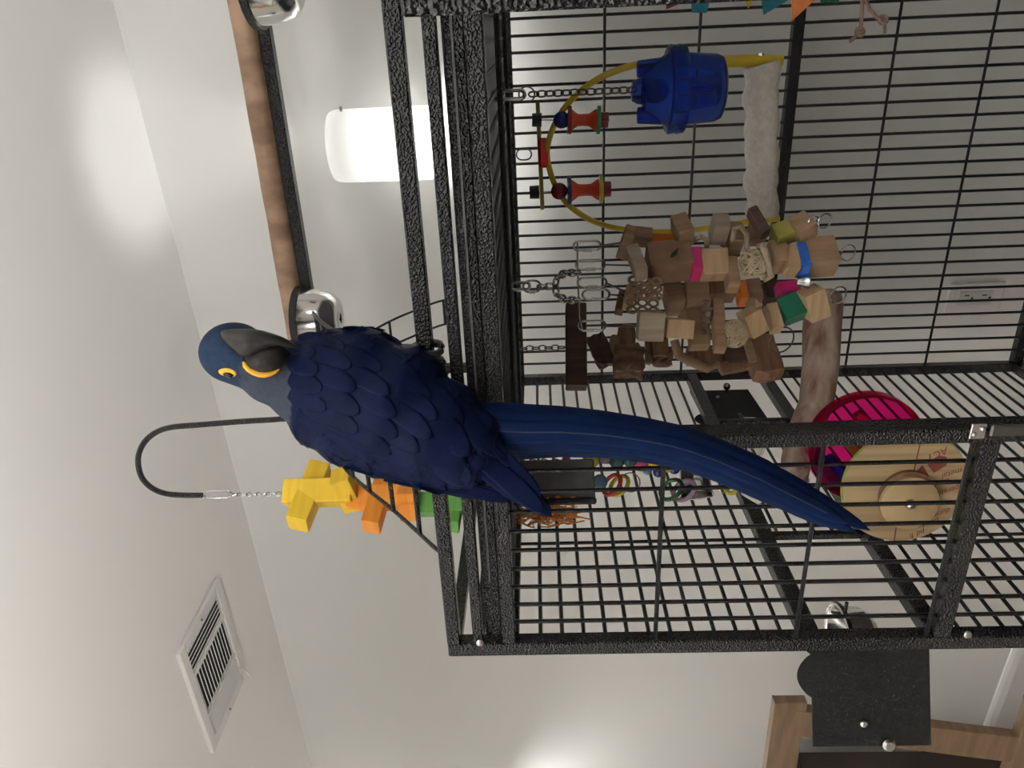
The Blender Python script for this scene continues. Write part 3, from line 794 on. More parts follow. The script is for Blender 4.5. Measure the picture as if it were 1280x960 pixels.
# ---------------------------------------------------------------- toys and other things
VY = math.atan2(-CF.x, CF.y)                   # heading of the view
ROOFZ = 1.549
W1 = woodmat('pale_pine', (.37, .245, .13), (.50, .355, .21), 9, (1, 1, 10))
W2 = woodmat('tan_wood', (.24, .15, .083), (.35, .23, .135), 10, (1, 10, 1))
W3 = woodmat('greyish_wood', (.30, .23, .165), (.42, .335, .26), 10, (8, 1, 1))
W4 = woodmat('brown_wood', (.17, .085, .045), (.28, .15, .085), 10, (1, 1, 9))
W5 = woodmat('dark_wood', (.050, .024, .018), (.085, .045, .032), 12, (9, 9, 1))
W6 = mat('brown_bark', (.13, .075, .05), .9, col2=(.27, .17, .12), scale=25, stretch=(3, 3, .6), bump=.9, bscale=60, detail=8)
CARD = mat('brown_cardboard', (.22, .13, .075), .85, col2=(.27, .165, .10), scale=30)
def paint(name, c, rough=.4): return mat(name, c, rough, col2=tuple(v*.82 for v in c), scale=30)
PINK, BLUEP, GREENP, ORANGEP, OLIVE, REDP = paint('pink_paint', (.62, .03, .17)), paint('blue_paint', (.02, .13, .55)), paint('green_paint', (.01, .16, .09)), paint('orange_paint', (.80, .22, .02)), paint('olive_paint', (.33, .30, .06)), paint('red_plastic', (.65, .03, .02), .2)
NAVY, YEL, DRED, GRN, SPOOL = paint('navy_plastic', (.015, .03, .16), .2), paint('yellow_plastic', (.68, .50, .03), .3), paint('dark_red_plastic', (.22, .012, .03), .2), paint('green_plastic', (.02, .35, .08), .25), paint('orange_red_plastic', (.72, .07, .02), .25)
BLK = paint('black_plastic', (.015, .015, .03), .3)
WICK = mat('wicker', (.40, .31, .19), .7, col2=(.55, .45, .30), scale=60)
SISAL = mat('sisal_rope', (.30, .22, .15), .9, col2=(.42, .33, .24), scale=80, bump=.6, bscale=200)
UPV = Vector((0, 0, 1))
def axes(yaw=0, roll=0, pitch=0):
    """block axes: first = down, second = picture y, third = away; turned about the vertical, then rolled in the picture"""
    q = Quaternion(UPV, VY + R(yaw)); r_ = q @ Vector((1, 0, 0)); f_ = q @ Vector((0, 1, 0)); d_ = -UPV
    if pitch: qp = Quaternion(r_, R(pitch)); d_ = qp @ d_; f_ = qp @ f_
    qr = Quaternion(CF, R(roll)); return (qr @ d_, qr @ -r_, qr @ f_)
def block(name, x, y, hx, hy, Y, m, parent, dep=None, yaw=0, roll=0, pitch=0, bev=.0012):
    c = PY(x, y, Y); k = mpx(c)
    return MB().obox(c, axes(yaw, roll, pitch), (hx*k, hy*k, (dep if dep else min(hx, hy))*k), bev).build(name, m, parent)
def vchain(mb, x, y, Y, x2, L=.012, Wd=.008, r=.0013):
    """straight vertical chain from the image column x down to x2"""
    a = PY(x, y, Y); b = PY(x2, y, Y); b = Vector((a.x, a.y, b.z)); mb.chain(a, b, L, Wd, r); return a, b
def hang_top(y, Y, x=640):
    p = PY(x, y, Y); return Vector((p.x, p.y, ROOFZ))
def quick_link(x, y, Y, L, Wd, parent, roll=0, r=.0018, name='quick_link'):
    c = PY(x, y, Y); k = mpx(c); a = axes(20, roll)
    o = MB().link(c, a[0], a[1], L*k, Wd*k, r, 8, 8).build(name, M['chrome'], parent, True)
    MB().lathe(c + a[1]*(Wd*k/2) - a[0]*(L*k*.17), a[0], [(0, r*1.7), (L*k*.34, r*1.7)], 8).build('nut', M['chrome'], o, True)
    return o
# --- wooden star toy hanging from the gooseneck hook
YH = hy
c0 = PY(255, 619, YH)
tt = thing('hanging_wood_toy', PY(560, 619, YH), 'yellow, orange and green crossed wood block toy hanging from the curved hook', 'bird toy')
YW, OW, GW = woodmat('yellow_wood', (.74, .46, .015), (.82, .56, .03), 8, (1, 1, 12), .55), woodmat('orange_wood', (.80, .25, .012), (.88, .33, .03), 8, (1, 1, 12), .55), woodmat('green_wood', (.09, .28, .04), (.13, .36, .06), 8, (1, 1, 12), .55)
cm = MB(); a = PY(290, 619, YH); b = PY(357, 617, YH); cm.chain(a, b, .011, .007, .0011); cm.build('chain', M['chrome'], tt, True)
quick_link(272, 618, YH, 34, 9, tt, r=.0014)
MB().torus(PY(289, 617, YH), CR, .005, .0012, 16, 6).build('ring', M['chrome'], tt, True)
k_ = mpx(c0)
for nm, x, y, hx, hy_, m, yaw, roll, dep in (
    ('stick', 400, 616, 43, 15, YW, 24, 0, 15), ('cross_block', 387, 619, 13, 42, YW, 38, 14, 16), ('cross_block', 434, 612, 12, 26, YW, -34, -14, 15),
    ('stick', 480, 622, 44, 14, OW, 24, 0, 14), ('cross_block', 474, 624, 11, 40, OW, 38, 11, 15), ('cross_block', 512, 625, 12, 22, OW, -30, 0, 16),
    ('stick', 556, 630, 34, 13, GW, 24, 0, 13), ('cross_block', 568, 634, 10, 28, GW, 38, 8, 14)):
    block(nm, x, y, hx, hy_, YH, m, tt, dep, yaw, roll)
# --- blue clear plastic feeder
YBF = 1.13
fx = PY(850, 112, YBF); kk = mpx(fx)
ft_ = thing('plastic_foraging_cup', PY(903, 112, YBF), 'transparent blue plastic foraging cup with lid hanging on a chain', 'bird toy')
BLUE = clear_plastic('clear_blue_plastic', (.30, .46, .93), .04); BLUE2 = clear_plastic('clear_blue_rim', (.20, .34, .86), .08)
def prof(l): return [((x-850)*kk, r*kk) for x, r in l]
dn3 = -UPV
MB().lathe(fx, dn3, prof([(853, 43), (893, 40), (900, 37), (903, 30), (903, 1), (901, 1), (900.5, 29), (897, 35), (891, 38), (853, 41.5)]), 40, False, False).build('cup', BLUE, ft_, True)
MB().lathe(fx, dn3, prof([(833, 49), (836, 53), (843, 52), (844, 49), (846, 53), (854, 52), (855, 43), (853, 42), (834, 43), (833, 49)]), 44, False, False).build('rim', BLUE2, ft_, True)
MB().lathe(fx, dn3, prof([(806, 23), (834, 42), (836, 48), (834, 49.5), (832, 43), (805, 24.5)]), 40, False, False).build('lid', BLUE, ft_, True)
MB().lathe(fx, dn3, prof([(789, 4), (790, 11), (797, 15), (804, 16), (808, 22), (809, 1)]), 18).build('lid_knob', BLUE2, ft_, True)
for yy in (86, 144):
    c = PY(806, yy, YBF)
    MB().lathe(c, dn3, [(-.010, .011), (.026, .014), (.026, .012), (-.010, .009)], 18, False, False).build('spout', BLUE2, ft_, True)
MB().obox(PY(880, 102, YBF-.02), axes(0), (.020, .002, .012)).build('inner_divider', BLUE2, ft_)
MB().obox(PY(880, 120, YBF), axes(0), (.020, .014, .012), .003).build('inner_tray', BLUE2, ft_)
cm = MB(); ta = PY(662, 118, YBF); cm.chain(ta, Vector((ta.x, ta.y, PY(795, 118, YBF).z)), .014, .010, .0014); cm.build('chain', M['chain_dark'], ft_, True)
MB().torus(ta + Vector((0, 0, .004)), CF, .011, .0012, 22, 6).build('ring', M['chain_dark'], ft_, True)
q = hang_top(118, YBF, 642); MB().link((q + ta)/2 + Vector((0, 0, .008)), UPV, CR, .045, .012, .0028, 8, 8).build('swivel_clip', M['chrome'], ft_, True)
# --- yellow hoop swing with rough perch and bead spools
YS = 1.36
sw = thing('hoop_swing', PY(972, 175, YS), 'yellow hoop perch swing with rough cement roller and coloured spool beads', 'bird swing')
hp = [(978, 76), (935, 76), (895, 77), (850, 76.5), (815, 78), (780, 85), (745, 100), (715, 124), (695, 152), (684, 185), (687, 212), (698, 240), (716, 261), (745, 278), (780, 287), (820, 290), (870, 287), (920, 280), (950, 275), (974, 273)]
P_ = [PY(x, y, YS - .03*math.sin((y-76)/197*math.pi)) for x, y in hp]
rs_ = [.0090, .0098, .0092, .0075, .0062, .0055, .0052, .005, .005, .005, .005, .005, .005, .005, .005, .005, .005, .0055, .006, .006]
MB().tube(smooth_path(P_, 4), [rs_[i//4] + ((rs_[min(19, i//4+1)]-rs_[i//4])*(i % 4)/4) for i in range(77)], 10).build('hoop', YEL, sw, True)
cem = mat('cement', (.55, .52, .47), .95, col2=(.66, .63, .58), scale=120, bump=1.0, bscale=240)
cp = [PY(952 + 1.5*math.sin(i*1.1), 80 + 188*i/20, YS-.002) for i in range(21)]
MB().tube(cp, [.0275 + .0022*math.sin(i*1.7) + random.uniform(-.001, .001) for i in range(21)], 20).build('cement_perch', cem, sw, True)
for yy in (73, 277):
    c = PY(951, yy, YS); MB().lathe(c, CR, [(-.006, .007), (.006, .007)], 8).build('bolt', M['chrome'], sw, True)
c = PY(675, 195, YS-.02); k = mpx(c)
MB().obox(c, axes(0, -1), (.0035, 66*k, .010), .001).build('cross_bar', paint('olive_plastic', (.30, .25, .02), .35), sw)
MB().obox(PY(679, 191, YS-.03), axes(0), (6*k, 18*k, .007), .004).build('red_bead', REDP, sw)
def spool(y, xs, cols, shift=0):
    c = PY(675, y, YS-.03); k = mpx(c)
    dirn = PY(760, y+shift, YS-.03) - PY(668, y, YS-.03); dirn.normalize()
    def ln(x): return (x-675)*k
    MB().tube([c + dirn*ln(668), c + dirn*ln(762)], .0012, 6).build('wire', M['chrome'], sw, True)
    MB().lathe(c, dirn, [(ln(xs[0]), 8*k), (ln(xs[0]+12), 8.5*k)], 16).build('cap_bead', cols[0], sw, True)
    MB().ball(c + dirn*ln(xs[1]), 10.5*k, 18).build('round_bead', cols[1], sw, True)
    MB().lathe(c, dirn, [(ln(xs[2]), 17*k), (ln(xs[2]+5), 17*k)], 22).build('disc_bead', cols[2], sw, True)
    a, b = xs[3]
    MB().lathe(c, dirn, [(ln(a), 13*k), (ln(a+2), 12.5*k), (ln(a+9), 7.5*k), (ln((a+b)/2), 7*k), (ln(b-9), 7.5*k), (ln(b-2), 12.5*k), (ln(b), 13*k)], 22).build('spool_bead', cols[3], sw, True)
    MB().lathe(c, dirn, [(ln(xs[4]), 17*k), (ln(xs[4]+4), 17*k)], 22).build('disc_bead', cols[4], sw, True)
    MB().lathe(c, dirn, [(ln(xs[5]), 9.5*k), (ln(xs[5]+10), 9.5*k)], 16).build('cap_bead', cols[5], sw, True)
spool(150, (665, 702, 709, (713, 745), 746, 750), (BLK, NAVY, DRED, SPOOL, GRN, DRED))
spool(240, (662, 699, 709, (714, 748), 749, 753), (BLK, DRED, NAVY, SPOOL, YEL, DRED), -4)
c = PY(655, 193, YS); MB().link(c, UPV, CR, .026, .019, .0014, 8, 6).build('hanger_ring', M['chain_dark'], sw, True)
# --- large cluster of wood blocks on a wire hanger
YC = 1.14
cl = thing('block_cluster_toy', PY(1045, 360, YC), 'big cluster toy of plain wood blocks, vine balls and coloured bands on chains', 'bird toy')
q = hang_top(358, YC, 642); e = PY(722, 358, YC)
MB().link(q - Vector((0, 0, .012)), UPV, CR, .044, .011, .0026, 8, 8).build('swivel_clip', M['chrome'], cl, True)
quick_link(665, 358, YC, 22, 16, cl, r=.0018)
cm = MB(); cm.chain(PY(673, 358, YC), PY(692, 358, YC), .013, .010, .0018); cm.build('chain', M['chrome'], cl, True)
hm = MB()
for dy in (-17, 17):
    pts = [PY(x, y, YC) for x, y in ((694, 358), (696, 358+dy*.6), (706, 358+dy), (724, 358+dy))]
    for p0, p1 in zip(pts, pts[1:]): hm.chain(p0, p1, .012, .011, .0021)
hm.build('short_chain', M['chrome'], cl, True)
MB().tube([PY(x, y, YC) for x, y in ((722, 303), (722, 330), (723, 360), (724, 395), (728, 413), (752, 414))], .0015, 8).build('wire_hanger', M['chrome'], cl, True)
for (x, y, L) in ((734, 307, 34), (738, 331, 36), (740, 353, 36), (745, 368, 34), (740, 407, 34)):
    quick_link(x, y, YC, L, 13, cl)
for (xa, ya, xb, yb_) in ((752, 307, 780, 303), (757, 331, 795, 332), (758, 354, 785, 366), (760, 368, 782, 370), (756, 408, 796, 408), (1008, 290, 1022, 275), (1044, 316, 1052, 316)):
    MB().tube([PY(xa, ya, YC), PY(xb, yb_, YC)], .0015, 6).build('string', M['chain_dark'], cl, True)
BL = [  # name, x, y, half x, half y, depth offset, material, yaw, roll, dep
 ('wood_block', 783, 303, 7, 18, .02, W2, 35, 20, 14), ('wood_block', 800, 296, 14, 9, .05, W2, 30, 8, 10), ('wood_block', 830, 303, 18, 8, .06, ORANGEP, 20, 2, 9),
 ('wood_block', 853, 287, 10, 17, .03, W2, 38, -14, 13), ('wood_block', 899, 287, 10, 12, .04, W3, 36, 4, 16), ('wood_block', 918, 298, 8, 17, .04, W2, 34, 6, 13), ('wood_block', 946, 291, 9, 14, .05, W2, 30, 0, 10),
 ('wood_strip', 948, 278, 6, 19, .00, W5, 20, -22, 10), ('wood_block', 981, 291, 15, 11, .02, OLIVE, 28, -18, 12), ('wood_block', 1003, 284, 12, 14, .01, W2, 38, -28, 12),
 ('wood_block', 796, 328, 8, 21, -.02, W3, 30, -14, 12), ('cardboard_box', 836, 327, 27, 19, .01, CARD, 32, -3, 19),
 ('pink_band_block', 869, 330, 6.5, 17, .0, PINK, 24, 0, 14), ('wood_block', 892, 331, 16, 17, -.005, W1, 14, 0, 14), ('wood_block', 914, 343, 7.5, 22, -.02, W2, 28, 3, 10),
 ('wood_block', 972, 321, 11, 17, .01, W1, 30, -4, 14), ('wood_block', 990, 326, 8, 17, -.01, W1, 22, 12, 12), ('blue_band', 1001, 327, 6, 18, -.005, BLUEP, 25, -5, 18), ('wood_block', 1022, 321, 20, 20, .0, W2, 28, -3, 17),
 ('wood_block', 776, 378, 5, 15, .03, W4, 25, 14, 8), ('wood_block', 786, 373, 6, 14, .0, W1, 30, 14, 8), ('wood_block', 842, 374, 11, 16, .02, W2, 40, -4, 15),
 ('wood_block', 870, 369, 14, 18, .02, W2, 20, 2, 12), ('wood_block', 900, 362, 16, 13, .05, W4, 25, 0, 12), ('orange_band_block', 927, 367, 5, 13, .02, ORANGEP, 25, 0, 12), ('wood_block', 941, 366, 9, 14, .03, W2, 25, -3, 12),
 ('wood_block', 962, 366, 8, 14, .05, W5, 25, 0, 12), ('pink_block', 984, 361, 14, 7, .02, PINK, 20, -3, 9), ('wood_block', 976, 372, 8, 10, .05, W4, 10, 10, 9),
 ('wood_block', 813, 407, 16, 18, -.06, W3, -12, 4, 14), ('wood_block', 849, 410, 17, 12, -.055, W1, -12, 4, 11), ('wood_block', 872, 412, 12, 25, -.01, W2, 20, 0, 10),
 ('wood_slat', 898, 407, 7, 36, -.03, W2, 28, 5, 9), ('wood_block', 941, 402, 12, 16, -.03, W1, -20, -28, 13), ('wood_block', 967, 398, 7, 17, -.02, W1, 20, -8, 11),
 ('green_band_block', 989, 386, 15, 15, -.01, GREENP, 20, -20, 14), ('wood_block', 1017, 379, 13, 19, -.02, W1, -24, -22, 14), ('wood_block', 861, 395, 12, 9, .01, W1, 25, -3, 10),
]
for (nm, x, y, hx, hyy, dy, m, yaw, roll, dep) in BL: block(nm, x, y, hx, hyy, YC+dy, m, cl, dep, yaw, roll)
# printed green leaf on the cardboard box
cb = PY(836, 327, YC+.01); kb = mpx(cb); ab = axes(32, -3)
lf = [cb + ab[0]*((4+dx)*kb) + ab[1]*((4+dy)*kb) - ab[2]*(19*kb+.0006) for dx, dy in ((-6, 6), (-4, 1), (0, -3), (5, -7), (7, -8), (5, -4), (3, 2), (-2, 6))]
MB().prism(lf, -ab[2]*.0004).build('leaf_print', mat('leaf_green', (.012, .05, .022), .8), cl)
def vine_ball(x, y, Y, rp, n=26):
    c = PY(x, y, Y); r = rp*mpx(c); mb = MB()
    for i in range(n):
        a = Vector((random.gauss(0, 1), random.gauss(0, 1), random.gauss(0, 1))).normalized()
        mb.torus(c, a, r*random.uniform(.93, 1.0), .0010, 22, 5)
    return tag(mb.build('vine_ball', WICK, cl, True), kind='stuff')
vine_ball(941, 329, YC-.03, 18); vine_ball(918, 417, YC-.04, 18)
# pierced wooden lattice box
c = PY(805, 369, YC-.03); k = mpx(c); A_ = axes(32, 4)
lt_ = MB()
def plate_holes(mb, c, u, v, hu, hv, th, nu, nv, rad):
    """flat plate with a grid of octagonal holes"""
    nrm = u.cross(v).normalized(); su, sv = 2*hu/nu, 2*hv/nv
    for i in range(nu):
        for j in range(nv):
            o = c + u*(-hu+su*(i+.5)) + v*(-hv+sv*(j+.5)); out = []; inn = []
            for q in range(8):
                t = math.pi/4*q + math.pi/8; cx, cy = math.cos(t), math.sin(t); m_ = max(abs(cx), abs(cy))
                out.append(o + u*(cx/m_*su/2) + v*(cy/m_*sv/2)); inn.append(o + u*(cx*rad) + v*(cy*rad))
            for z in (0, 1):
                b = len(mb.v); mb.add([p+nrm*th*z for p in out+inn], [(q, (q+1) % 8, 8+(q+1) % 8, 8+q) for q in range(8)])
            b = len(mb.v); mb.add(inn + [p+nrm*th for p in inn], [(q, (q+1) % 8, 8+(q+1) % 8, 8+q) for q in range(8)])
h_ = 18*k
plate_holes(lt_, c - A_[2]*h_*.8, A_[0], A_[1], h_*1.15, h_, .002, 3, 3, h_*.24)
lt_.build('pierced_panel', W2, cl)
l2 = MB(); plate_holes(l2, c + A_[1]*-h_, A_[0], A_[2], h_*1.15, h_*.8, .002, 3, 2, h_*.24); l2.build('pierced_panel', W2, cl)
l3 = MB(); plate_holes(l3, c + A_[2]*h_*.8, A_[0], A_[1], h_*1.15, h_, .002, 3, 3, h_*.24); l3.build('pierced_panel', W2, cl)
# rope knots, seed string, leaves, bell and rings
def rope(pts, Y, r, name='rope_knot'):
    MB().tube([PY(x, y, Y+dz) for x, y, dz in pts], r, 8).build(name, SISAL, cl, True)
rope([(916, 300, .0), (918, 286, -.01), (926, 283, -.015), (933, 292, -.01), (934, 310, .0), (936, 322, .0)], YC+.01, .0042)
rope([(948, 308, -.01), (953, 306, -.02), (957, 316, -.025), (960, 330, -.02), (964, 345, -.015), (958, 350, -.01), (953, 335, 0)], YC-.02, .0050)
rope([(868, 300, 0), (876, 296, -.01), (884, 300, -.01), (883, 312, 0), (872, 312, .01)], YC+.03, .0045)
SEED = mat('seed_pods', (.12, .07, .045), .7, col2=(.24, .16, .11), scale=70, bump=.5)
sd_ = MB()
for i in range(34):
    t = i/33; sd_.ball(PY(883 + random.uniform(-5, 5), 376 + 50*t, YC-.02 + random.uniform(-.008, .008)), random.uniform(.003, .0055), 8, (1, .7, 1.2))
for i in range(16): sd_.ball(PY(906 + random.uniform(-4, 4), 282 + 28*i/15, YC+.04), random.uniform(.003, .005), 8)
tag(sd_.build('seed_string', SEED, cl, True), kind='stuff')
for (x, y, dx, dy) in ((951, 391, 10, 26), (958, 398, 8, 34), (947, 384, 5, 22)):
    a = PY(x-dx/2, y-dy/2, YC-.03); b = PY(x+dx/2, y+dy/2, YC-.035); sd = (b-a).cross(CF).normalized(); mid = (a+b)/2 - CF*.004
    MB().prism([a, mid+sd*.006, b, mid-sd*.006], CF*.0012).build('dried_leaf', W2, cl)
bc = PY(1003, 351, YC-.02)
MB().lathe(bc, UPV, [(.010, .002), (.009, .006), (.002, .009), (-.006, .011), (-.008, .013), (-.008, .011), (-.002, .008)], 18, True, False).build('bell', M['chrome'], cl, True)
for (x, y, rr) in ((1048, 369, 11), (1060, 316, 10), (1031, 276, 9), (1017, 277, 7), (977, 425, 17)):
    c = PY(x, y, YC); MB().torus(c, (CF + CR*.5 + UPV*.3), rr*mpx(c), .0013, 22, 6).build('ring', M['chrome'] if rr < 15 else M['chain_dark'], cl, True)
# --- dark bark toy behind the block cluster
YK = 1.30
dk = thing('bark_toy', PY(975, 448, YK), 'dark brown bark and rough wood chunk toy with a long top board on a chain', 'bird toy')
cm = MB(); t0 = PY(648, 436, YK); cm.chain(Vector((t0.x, t0.y, ROOFZ-.01)), Vector((t0.x, t0.y, PY(706, 436, YK).z)), .014, .010, .0014); cm.build('chain', M['chain_dark'], dk, True)
block('top_board', 720, 433, 13, 55, YK, W5, dk, 12, 18, 2, 0, .002)
MB().tube([PY(730, 437, YK), PY(960, 446, YK)], .002, 6).build('string', M['chain_dark'], dk, True)
def chunk(name, x, y, hx, hyy, Y, m, roll=0, n=7, rough=.14, yaw=20):
    c = PY(x, y, Y); k = mpx(c); A = axes(yaw, roll); bm = bmesh.new()
    bmesh.ops.create_cube(bm, size=2); bmesh.ops.subdivide_edges(bm, edges=bm.edges, cuts=3, use_grid_fill=True)
    rd = random.Random(int(x*7+y)); mb = MB(); sx, sy, sz = hx*k, hyy*k, min(hx, hyy)*.8*k
    vs = []
    for v in bm.verts:
        p = v.co; ln = p.length; p = p*(.80 + .35/ln) * (1 + rd.uniform(-rough, rough)) * .88
        vs.append(c + A[0]*p.x*sx + A[1]*p.y*sy + A[2]*p.z*sz)
    bm.verts.index_update(); mb.add(vs, [tuple(v.index for v in f.verts) for f in bm.faces]); bm.free()
    return mb.build(name, m, dk)
chunk('bark_chunk', 751, 438, 12, 22, YK, W5, -22)
chunk('wood_disc', 767, 437, 6, 20, YK, W2, 8, rough=.06); chunk('bark_piece', 783, 432, 11, 26, YK+.01, W4, 5)
chunk('shredded_bark', 786, 452, 18, 19, YK-.03, W6, 5, rough=.2)
chunk('wood_disc', 811, 437, 5, 20, YK, W2, 3, rough=.05); chunk('bark_piece', 824, 430, 11, 20, YK, W4, 0, rough=.08); chunk('cork_chunk', 827, 447, 13, 11, YK-.01, W6, 0, rough=.18)
MB().tube([PY(843, 425, YK-.02), PY(848, 444, YK-.03), PY(864, 452, YK-.03), PY(884, 461, YK-.03), PY(898, 454, YK-.02)], [.008, .0085, .009, .008, .006], 10).build('curved_stick', W2, dk, True)
chunk('bark_piece', 880, 447, 22, 12, YK, W4, 8, rough=.12); chunk('wood_block', 922, 440, 20, 22, YK, W5, -4, rough=.05); chunk('wood_block', 918, 458, 20, 8, YK-.03, W4, -10, rough=.05)
chunk('wood_block', 953, 447, 19, 30, YK-.02, W4, -5, rough=.05, yaw=32); chunk('wood_disc', 937, 437, 5, 17, YK-.05, W2, -10, rough=.08)
# --- driftwood perch bolted to the side bars
dw = thing('driftwood_perch', PX(985, 610, XL+.02), 'thick reddish grey driftwood branch perch reaching in from the side bars', 'perch')
DW = mat('driftwood', (.17, .075, .05), .75, col2=(.42, .34, .27), scale=6, stretch=(1, 7, 7), bump=.5, bscale=30, detail=8)
pa = [PX(993, 600, XL+.026), PY(995, 578, 1.17), PY(1003, 545, 1.20), PY(1020, 505, 1.235), PY(1026, 455, 1.26), PY(1027, 415, 1.28), PY(1030, 380, 1.30), PY(1031, 366, 1.305), PY(1031, 361, 1.307)]
MB().tube(pa, [.022, .026, .028, .030, .032, .033, .033, .027, .012], 16).build('branch', DW, dw, True)
MB().lathe(pa[0], Vector((-1, 0, 0)), [(-.004, .026), (.022, .026)], 20).build('washer', M['chrome'], dw, True)
# --- foraging wheel near the front bars
YWc = .985
wc = PY(1130, 608, YWc); kw = mpx(wc); back = PY(1079, 556, 1.062); axis = (wc-back).normalized(); axis = (axis*.55 + (CAM-wc).normalized()*.6).normalized()
wh = thing('foraging_wheel', PY(1200, 608, YWc), 'round foraging wheel toy with cardboard face and clear pink drum behind the front bars', 'bird toy')
uu = (CD - axis*CD.dot(axis)).normalized(); vv = axis.cross(uu)
KP = mpx(back)
PKC = clear_plastic('clear_pink_plastic', (.97, .12, .50), .04); PKR = clear_plastic('clear_red_rim', (.88, .05, .22), .10); CBL = clear_plastic('clear_dark_blue', (.05, .05, .5), .2); CAM_ = clear_plastic('clear_amber', (.55, .28, .05), .2)
MB().lathe(back, axis, [(-.004, 69*KP), (.004, 69*KP)], 56).build('pink_disc', PKC, wh, True)
MB().lathe(back, axis, [(-.006, 70*KP), (.016, 70*KP), (.016, 66*KP), (-.006, 66*KP), (-.006, 70*KP)], 56, False, False).build('pink_rim', PKR, wh, True)
CBD = mat('cardboard_face', (.50, .37, .20), .8, col2=(.40, .28, .15), scale=14, stretch=(7, 7, .1), contrast=(.40, .60), detail=1)
MB().lathe(wc, axis, [(-.003, 75*kw), (.003, 75*kw)], 60).build('cardboard_disc', CBD, wh, True)
MB().torus(wc - axis*.0015, axis, 75.3*kw, .0016, 60, 6).build('green_edge', paint('lime_edge', (.25, .38, .05)), wh, True)
for ang, m in ((200, CBL), (245, PKR), (150, CAM_), (285, CBL), (110, PKR)):
    dv = uu*math.cos(R(ang)) + vv*math.sin(R(ang)); L_ = (wc-back).dot(axis)
    MB().lathe(back + dv*46*KP, (wc-back), [(.004, .0085), ((wc-back).length*.92, .0085)], 14).build('drum_tube', m, wh, True)
ic = wc + axis*.014
pc = PY(1137, 629, YWc-.02)
ic = pc - axis*((pc-wc).dot(axis)-.016)
HUB = mat('hub_wood', (.48, .34, .17), .6, col2=(.56, .41, .22), scale=20)
MB().lathe(wc + (ic-wc)*.6, axis, [(-.004, 34*kw), (.003, 34*kw)], 44).build('wood_disc', W4, wh, True)
MB().lathe(ic, axis, [(-.005, 34*kw), (-.004, 35*kw), (.003, 35*kw), (.004, 34*kw)], 44).build('wood_disc', HUB, wh, True)
MB().lathe(ic + axis*.004, axis, [(0, 7.5*kw), (.001, 7.5*kw), (.001, 5.5*kw), (.006, 5.5*kw), (.008, 3*kw), (.010, 2.4*kw)], 6).build('hub_nut', M['chrome'], wh)
INK = mat('red_print', (.22, .05, .035), .8)
def ink(body, x, y, size, ang):
    """printed lettering on the cardboard face; ang = writing direction in the picture, degrees from image +x"""
    cu = bpy.data.curves.new('print_text', 'FONT'); cu.body = body; cu.size = size*1.3; cu.offset = .0001; cu.align_x = 'CENTER'; cu.align_y = 'CENTER'; cu.shear = .25
    o = bpy.data.objects.new('print_text', cu); COL.objects.link(o); dg = bpy.context.evaluated_depsgraph_get(); dg.update()
    me = bpy.data.meshes.new_from_object(o.evaluated_get(dg)); bpy.data.objects.remove(o)
    d = ray(x, y); p = CAM + d*((wc - CAM).dot(axis)/d.dot(axis)) + axis*.0036
    e1 = (CD*math.cos(R(ang)) - CR*math.sin(R(ang))); e1 = (e1 - axis*e1.dot(axis)).normalized(); e2 = axis.cross(e1)
    mt = Matrix((e1, e2, axis)).transposed().to_4x4(); mt.translation = p - ROOTS[wh.name]; me.transform(mt)
    me.materials.append(INK); q = bpy.data.objects.new('print_text', me); COL.objects.link(q); q.parent = wh
for body, x, y, sz, an in (('ACT', 1171, 566, .012, 150), ('metal', 1189, 590, .010, 158), ('so 1', 1176, 602, .010, 158), ('operation', 1183, 612, .0095, 158), ('during', 1174, 640, .0095, 152), ('be', 1168, 650, .0095, 152), ('do', 1152, 655, .0095, 152), ('pd', 1150, 664, .0095, 152), ('fi', 1139, 668, .0095, 152)): ink(body, x, y, sz, an)
def face_at(x, y): d = ray(x, y); return CAM + d*((wc - CAM).dot(axis)/d.dot(axis)) + axis*.0034
MB().prism([face_at(x, y) for x, y in ((1142, 590), (1152, 580), (1160, 594), (1150, 600))], axis*.0004).build('print_mark', INK, wh)
MB().prism([face_at(x, y) for x, y in ((1158, 580), (1172, 568), (1182, 570), (1182, 580), (1166, 590))], axis*.0004).build('print_mark', INK, wh)
MB().prism([face_at(x, y) for x, y in ((1149, 549), (1150.5, 549), (1141, 592), (1139.5, 592))], axis*.0004).build('print_line', INK, wh)
MB().prism([face_at(x, y) for x, y in ((1119, 652), (1120.5, 652), (1117, 678), (1115.5, 678))], axis*.0004).build('print_line', INK, wh)
# --- bead toy and grey chew near the side bars
YN = 1.02
bd = thing('bead_toy', PY(935, 590, YN), 'string of colourful plastic beads, rings and small steel cups behind the tail', 'bird toy')
q = hang_top(578, YN, 642); MB().chain(q, PY(712, 577, YN), .012, .009, .0014).build('chain', M['chrome'], bd, True)
MB().tube([PY(705, 577, YN), PY(850, 582, YN), PY(925, 588, YN)], .0014, 6).build('string', M['chain_dark'], bd, True)
PB = {k: paint(k+'_bead', v, .25) for k, v in dict(pink=(.45, .05, .16), yellow=(.55, .46, .04), teal=(.05, .14, .12), blue=(.10, .20, .34), red=(.60, .06, .03), lilac=(.36, .24, .33), navy=(.01, .03, .20), green=(.03, .10, .04), cream=(.45, .42, .36)).items()}
for x, y, rr, cn in ((708, 576, 6, 'pink'), (740, 576, 9, 'yellow'), (756, 573, 7, 'lilac'), (771, 576, 10, 'teal'), (787, 575, 9, 'teal'), (801, 580, 9.5, 'pink'), (817, 578, 8, 'yellow'), (750, 602, 9.5, 'blue'), (823, 590, 7, 'navy'), (843, 586, 7, 'navy'), (835, 585, 6, 'yellow'), (809, 588, 6, 'blue')):
    c = PY(x, y, YN); MB().ball(c, rr*mpx(c), 16).build('bead', PB[cn], bd, True)
